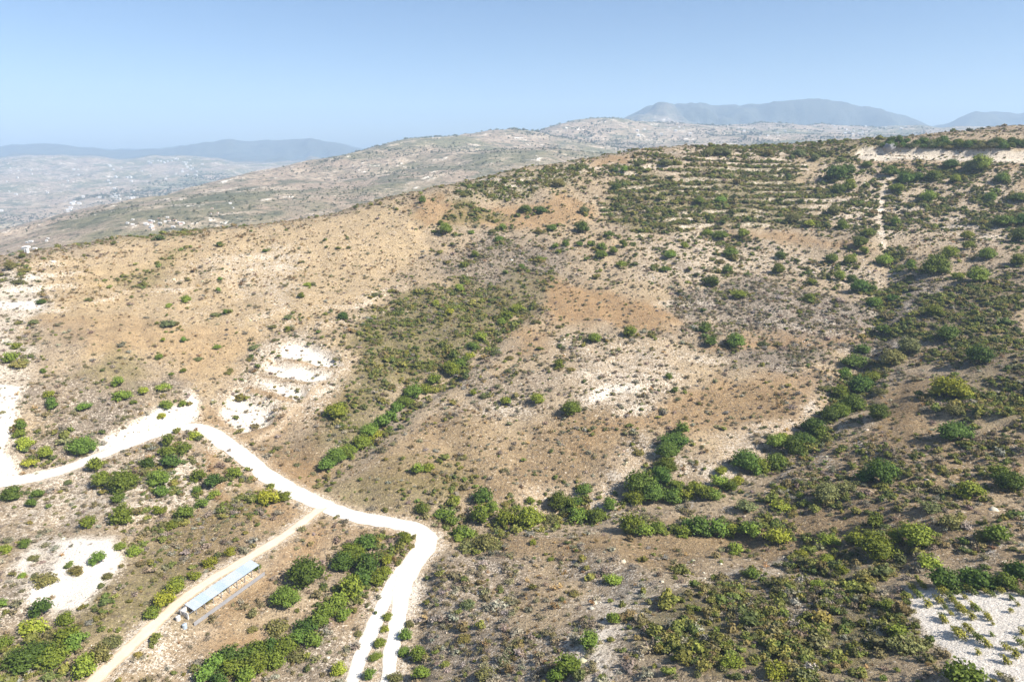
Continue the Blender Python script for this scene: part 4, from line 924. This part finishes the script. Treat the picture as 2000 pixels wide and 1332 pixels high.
# ground inside the view, with a margin on each side
def in_view(x, y, m=.12):
    z = hgt(x, y); c, s = math.cos(PITCH), math.sin(PITCH)
    f = y * c - (z - CAMZ) * s; up = y * s + (z - CAMZ) * c
    return (f > 5) & (np.abs(x / f) < .75 + m) & (up / f > -.5 - m) & (up / f < .45)
def samp(A, x, y):
    i = np.clip(((x - X0) / GS).astype(int), 0, len(gx) - 1); j = np.clip(((y - Y0_) / GS).astype(int), 0, len(gy) - 1); return A[i, j]
def candidates(n):
    x = RNG.uniform(-430, 470, n); y = RNG.uniform(40, 590, n)
    k = in_view(x, y); x, y = x[k], y[k]
    return x, y
clump = smooth(-.5, .6, fbm(GX, GY, 4.5, 2, 15)) * smooth(-1.0, .2, fbm(GX, GY, 30, 3, 16))
patch = smooth(-.2, .8, fbm(GX, GY, 13, 3, 25)) * smooth(-.8, .5, fbm(GX, GY, 50, 2, 26))
def tints(n, cols, var=.25):
    cols = np.array(cols); t = cols[RNG.integers(0, len(cols), n)]
    return t * RNG.uniform(1 - var, 1 + var, (n, 1)) * RNG.uniform(.9, 1.1, (n, 3))
x, y = candidates(900000)
k = RNG.uniform(0, 1, len(x)) < np.clip(samp(green, x, y) ** 1.3 * .50 * (.08 + 1.25 * samp(clump, x, y)), 0, 1) * samp(clear, x, y)
x, y = x[k], y[k]; n = len(x); print('olive scrub', n)
far_k = np.clip(np.hypot(x, y) / 270, 1.05, 1.4)
scatter('olive_scrub', 'olive', x, y, RNG.gamma(2.8, .36, n) * far_k + .35, tints(n, [(.185, .195, .05), (.155, .175, .048), (.225, .215, .06), (.125, .145, .05), (.21, .175, .08)]), 'low olive green scrub covering the slopes', 'scrub')
x, y = candidates(600000)
k = RNG.uniform(0, 1, len(x)) < np.clip(samp(twig, x, y) * .55 * (.4 + samp(clump, x, y)), 0, 1) * samp(clear, x, y)
x, y = x[k], y[k]; n = len(x); print('grey scrub', n)
scatter('grey_thorn_scrub', 'grey', x, y, RNG.gamma(3, .32, n) + .3, tints(n, [(.26, .22, .18), (.31, .275, .24), (.21, .175, .13), (.25, .22, .13), (.19, .17, .09)]), 'grey leafless thorny scrub on the stony ground', 'scrub')
x, y = candidates(500000)
k = RNG.uniform(0, 1, len(x)) < np.clip((.05 + samp(dry, x, y) * .22) * (.15 + 2.0 * samp(patch, x, y)), 0, 1) * samp(clear, x, y)
x, y = x[k], y[k]; n = len(x); print('dry tufts', n)
scatter('dry_brush', 'dry', x, y, RNG.gamma(2.2, .26, n) + .2, tints(n, [(.26, .175, .09), (.34, .23, .11), (.19, .13, .07), (.17, .14, .06), (.42, .30, .15)]), 'dry brown brush and grass tufts dotting the slopes', 'brush')

# loose pale stones on the chalky ground
def stone_mesh(seed):
    r = np.random.default_rng(seed); v, f = ICO0
    me = mesh_from('stone', v * (1 + r.uniform(-.3, .3, (len(v), 1))) * np.array([.5, .4, .3]), f, M['scrub']); set_f(me, 'leaf', r.uniform(.3, .7, len(f)), 'FACE'); return me
ICO0 = ico(0)
scrub_protos['stone'] = [stone_mesh(i) for i in range(4)]
x, y = candidates(260000)
k = RNG.uniform(0, 1, len(x)) < np.clip((samp(chalk, x, y) - .3) * .5, 0, 1) * samp(clear, x, y) * (1 - samp(vmk, x, y)) * (.2 + samp(patch, y, x))
x, y = x[k], y[k]; n = len(x); print('stones', n)
scatter('limestone_rubble', 'stone', x, y, RNG.gamma(2, .28, n) + .2, tints(n, [(.62, .57, .49), (.54, .48, .40), (.68, .64, .57)], .15), 'loose pale limestone rubble on the bare slopes', 'rubble')
# scrub and trees on the hill behind the crest and over the plain
x = RNG.uniform(-1900, 2300, 150000); y = RNG.uniform(720, 4300, 150000)
k = (np.abs(x / y) < .86) & (RNG.uniform(0, 1, len(x)) < np.clip(.10 + .55 * fbm(x, y, 160, 4, 51), .02, .8)); x, y = x[k], y[k]; n = len(x); print('far scrub', n)
scatter('distant_scrub', 'dry', x, y, (RNG.gamma(4, .8, n) + 1.5) * np.clip(y / 1900, .7, 1.7), tints(n, [(.10, .105, .045), (.08, .09, .04), (.13, .12, .05)]), 'dark scrub and trees dotted over the hazy hills', 'scrub', far_f(x, y) - .3)

# ------------------------------------------------------------------ long metal-roofed shed
(a, b_), (cx_, dy_) = zip(hit([366], [1196])), zip(hit([500], [1102]))
def shed():
    (xa, xb), (ya, yb) = hit([352, 492], [1203, 1108])
    A, B = Vector((xa, ya, 0)), Vector((xb, yb, 0))
    d = (B - A); Ln = d.length; d.normalize(); s = Vector((d.y, -d.x, 0))     # s points to the open lower side
    z0 = float(max(hgt([xa], [ya])[0], hgt([xb], [yb])[0])) ; zA = float(hgt([xa], [ya])[0]); zB = float(hgt([xb], [yb])[0])
    root = link('metal_roofed_shed', None, None, (xa, ya, min(zA, zB)))
    tag(root, 'long narrow open-sided shed with pale blue metal roof beside the farm track', 'shed')
    zb = min(zA, zB)
    up = Vector((0, 0, 1))
    Wd = 2.2
    hi, lo = z0 - zb + 1.25, z0 - zb + .8
    def P(t, q, z): return d * t + s * q + up * z
    slope = (s * Wd + up * (lo - hi)).normalized(); nrm = d.cross(slope).normalized()
    if nrm.z < 0: nrm = -nrm
    n = max(8, int(Ln / 3.2)); st = Ln * .92 / n
    for i in range(n):                                    # corrugated roof sheets, each laid a little unevenly
        V, F = [], []
        K = 24
        t0 = Ln * .08 + i * st; tilt = random.uniform(-.03, .03); z_ = random.uniform(0, .04)
        for j in range(K + 1):
            t = t0 + (st + .06) * j / K; zz = .035 * (1 if j % 2 else -1) + z_ + (i % 2) * .03
            V.append(tuple(P(t, -.25, hi + zz + .09 + tilt))); V.append(tuple(P(t, Wd + .25, lo + zz - .1)))
        F = [(2 * j, 2 * j + 1, 2 * j + 3, 2 * j + 2) for j in range(K)]
        me = bpy.data.meshes.new('roof_sheet'); me.from_pydata(V, [], F); me.update(); me.materials.append(M['sheetb' if (i * 7) % 5 in (1, 2) else 'sheet'])
        o = link('roof_sheet', me, root)
        sd = o.modifiers.new('thick', 'SOLIDIFY'); sd.thickness = .012
    for i in range(n + 2):
        t = Ln * i / (n + 1)
        MB().box(P(t, Wd - .05, (lo - .9) / 2), (.07, .07, (lo + .6) / 2), (d, s, up)).build('post', M['steel'], root)
        MB().box(P(t, .1, (hi - .9) / 2), (.07, .07, (hi + .6) / 2), (d, s, up)).build('post', M['steel'], root)
        m = MB(); m.bar(P(t, -.2, hi - .03), P(t, Wd + .2, lo - .16), .05, n=5); m.build('rafter', M['steel'], root)
    for q, z in ((.1, hi - .12), (Wd - .05, lo - .22)):
        m = MB(); m.bar(P(-.3, q, z), P(Ln + .3, q, z), .06, n=5); m.build('purlin', M['steel'], root)
    MB().box(P(Ln / 2, .15, hi / 2 - .5), (Ln / 2, .09, hi / 2 + .2), (d, s, up)).build('back_wall', M['block'], root)
    MB().box(P(Ln / 2, Wd + 1.6, -.40), (Ln / 2, .08, .40), (d, s, up)).build('yard_wall', M['rock'], root)
    MB().box(P(.2, Wd / 2, .5), (.1, Wd / 2, 1.1), (d, s, up)).build('end_wall', M['block'], root)
    # white tank and feed troughs at the open end
    return root, P, Ln, Wd, zb, Vector((xa, ya, zb)), d, s
SH = shed()
root, P, Ln, Wd, zb, base, dS, sS = SH
def on_ground(v): p = base + v; return (p.x, p.y, float(hgt([p.x], [p.y])[0]))
for t, q, lab in ((-1.2, 1.0, 'white plastic water tank at the open end of the shed'), (-1.6, 3.2, 'pale blue plastic water tank at the open end of the shed')):
    o = link('water_tank', None, None, on_ground(P(t, q, 0))); tag(o, lab, 'tank')
    m = MB(); m.bar((0, 0, -.1), (0, 0, 1.15), .62, .62, 14); m.bar((0, 0, 1.15), (0, 0, 1.38), .62, .22, 14); o.scale = (.75,) * 3; m.build('body', M['lime' if 'white' in lab else 'sheetb'], o)
    m = MB(); m.bar((0, 0, 1.36), (0, 0, 1.48), .2, .2, 10); m.build('lid', M['steel'], o)
for (u, v, wpx, c) in ((404, 1171, 13, 'o'), (436, 1149, 8, 'o'), (503, 1107, 11, 'g')):
    x, y = hit([u], [v + 6]); plant(x[0], y[0], float(hgt(x, y)[0]), wpx * 155 / FPX * 1.6, c, 'against the open side of the shed', 'bushes against the shed', 0)

# ------------------------------------------------------------------ vineyard: rows of vines on white soil
vine_me = [crown_mesh('leaves', 600 + i, 3, 150, .09, M['leaf'], .8, .5, .25, .5, .5) for i in range(4)]
vm = zone_mask(VINE, .5, 0, 5)
vx, vy = hit([1785, 1925], [1185, 1330])
rd = Vector((vx[1] - vx[0], vy[1] - vy[0], 0)).normalized(); rp = Vector((-rd.y, rd.x, 0))
if rp.x < 0: rp = -rp
nv = 0
for i in range(1, 30):
    for j in range(-10, 42):
        if rr.random() < .22: continue
        q = Vector((vx[0], vy[0], 0)) + rp * (i * 1.9 + rr.uniform(-.2, .2)) + rd * (j * 1.35 + rr.uniform(-.4, .4))
        if samp(vm, np.array([q.x]), np.array([q.y]))[0] < .6 or not in_view(np.array([q.x]), np.array([q.y]), .02)[0]: continue
        dens = float(noise2(np.array([q.x]), np.array([q.y]), 7, 21)[0])
        if rr.random() > .66 + .6 * dens: continue
        nv += 1
        o = link('grapevine', None, None, (q.x, q.y, float(hgt([q.x], [q.y])[0])))
        tag(o, 'low yellow green grapevine growing in the white soil plot', 'grapevine', 'vines in the white plot')
        s_ = rr.uniform(1.0, 1.8) * (1 + .4 * dens)
        c_ = link('leaves', rr.choice(vine_me), o); c_.scale = (s_ * .8, s_ * 1.3, s_ * .75); c_.rotation_euler.z = math.atan2(rd.y, rd.x) - math.pi / 2
        k = rr.uniform(.8, 1.25); c_.color = (.24 * k, .23 * k, .05 * k, 1) if rr.random() < .65 else (.12 * k, .15 * k, .04 * k, 1)
        MB().bar((0, 0, -.1), (.04, .02, .45), .035, .025, 5).build('stem', M['bark'], o)
print('vines', nv)

# ------------------------------------------------------------------ far houses
def house_mesh(wd, dp, ht, roof):
    m = MB(); m.box((0, 0, ht / 2 - 2), (wd / 2, dp / 2, ht / 2 + 2)); return m
def house(u, v, size, lab, group, rng=(750, 5200), red=False):
    x, y, z = far_hit(u, v, *rng)
    o = link('distant_house', None, None, (x, y, z)); tag(o, lab, 'house', group)
    o.rotation_euler.z = rr.uniform(-.5, .5)
    wd, dp, ht = size * rr.uniform(.8, 1.3), size * rr.uniform(.6, .9), size * rr.uniform(.38, .6)
    MB().box((0, 0, ht / 2 - 3), (wd / 2, dp / 2, ht / 2 + 3)).build('wall', M['lime'], o)
    m = MB(); b = len(m.v); e = .06 * size
    m.v += [(-wd / 2 - e, -dp / 2 - e, ht), (wd / 2 + e, -dp / 2 - e, ht), (wd / 2 + e, dp / 2 + e, ht), (-wd / 2 - e, dp / 2 + e, ht), (-wd / 2 - e, 0, ht + dp * .25), (wd / 2 + e, 0, ht + dp * .25)]
    m.f += [(0, 1, 5, 4), (2, 3, 4, 5), (1, 2, 5), (3, 0, 4), (3, 2, 1, 0)]
    m.build('roof', M['tile' if red else 'lime'], o)
    return o
V1 = [(rr.gauss(370, 14), rr.uniform(312, 345)) for _ in range(16)] + [(rr.uniform(285, 345), rr.uniform(312, 322)) for _ in range(12)] + [(rr.uniform(210, 260), rr.uniform(318, 360)) for _ in range(12)]
for u, v in V1: house(u, v, rr.uniform(7, 14), 'white house of the village on the far hazy plain', 'houses of the far plain village', (2300, 5200))
V2 = [(rr.uniform(0, 330), rr.uniform(325, 420)) for _ in range(26)] + [(rr.gauss(142, 7), rr.gauss(398, 8)) for _ in range(9)] + [(rr.gauss(240, 18), rr.gauss(386, 3)) for _ in range(10)]
for u, v in V2: house(u, v, rr.uniform(6, 12), 'white farmhouse scattered over the hazy plain', 'farmhouses of the hazy plain', (2300, 5200))
V3 = [(rr.gauss(305, 26), rr.gauss(436, 6)) for _ in range(22)] + [(rr.gauss(70, 14), rr.gauss(476, 6)) for _ in range(8)] + [(rr.gauss(440, 30), rr.gauss(420, 12)) for _ in range(6)]
for u, v in V3: house(u, v, rr.uniform(2.6, 4.6), 'small pale house of the hamlet behind the straw ridge', 'houses of the hamlet behind the ridge', (600, 2200), rr.random() < .3)
V4 = [(rr.uniform(1240, 1800), rr.uniform(246, 268)) for _ in range(26)] + [(rr.uniform(1640, 1690), rr.uniform(255, 266)) for _ in range(10)]
for u, v in V4: house(u, v, rr.uniform(6, 12), 'white house dotted on the far blue hills behind the crest', 'houses of the far hills', (2300, 4500))
# white trig pillar hut on the left ridge
x, y = hit([53], [494]); z = float(hgt(x, y)[0])
o = link('white_kiosk', None, None, (x[0], y[0], z)); tag(o, 'small white flat-topped hut on the left ridge line', 'hut')
MB().box((0, 0, 1.2), (.7, .7, 1.7)).build('wall', M['white'], o); MB().box((0, 0, 3.0), (1.3, 1.0, .12)).build('roof_slab', M['white'], o); MB().box((0, -.72, .9), (.35, .03, .9)).build('door', M['steel'], o)
# rock shoulder ending the road cut, its face's shade put into the dark grey
def rock(u, v, s, lab):
    x, y = hit([u], [v]); z = float(hgt(x, y)[0])
    r = np.random.default_rng(int(u)); vv, ff = ico(2)
    vv = vv * (1 + .35 * np.array([noise2(np.array([p[0] * 3 + u]), np.array([p[1] * 3 + p[2] * 2]), 1.0, 5)[0] for p in vv])[:, None]) * np.array([s, s * .7, s * .75])
    o = link('rock_shoulder', mesh_from('rock_shoulder', vv, ff, M['rock']), None, (x[0], y[0], z + s * .3)); tag(o, lab, 'rock')
rock(1738, 294, 4.2, 'rock shoulder coloured dark for shade at the end of the pale road cut')

# ------------------------------------------------------------------ haze
hz = MB(); hz.box((0, 3500, 170), (6590, 5290, 420))
hm = bpy.data.materials.new('haze'); hm.use_nodes = True; hn = hm.node_tree; hn.nodes.remove(hn.nodes['Principled BSDF'])
pv = hn.nodes.new('ShaderNodeVolumePrincipled'); pv.inputs['Color'].default_value = (.54, .74, 1.0, 1); pv.inputs['Density'].default_value = 1.4e-4; pv.inputs['Anisotropy'].default_value = 0.0
hn.links.new(pv.outputs[0], hn.nodes['Material Output'].inputs['Volume'])
o = hz.build('haze', hm); tag(o, 'thin blue summer haze over the valley', 'haze', kind='stuff')
tris = sum(len(me.polygons) for me in bpy.data.meshes); print('faces', tris)
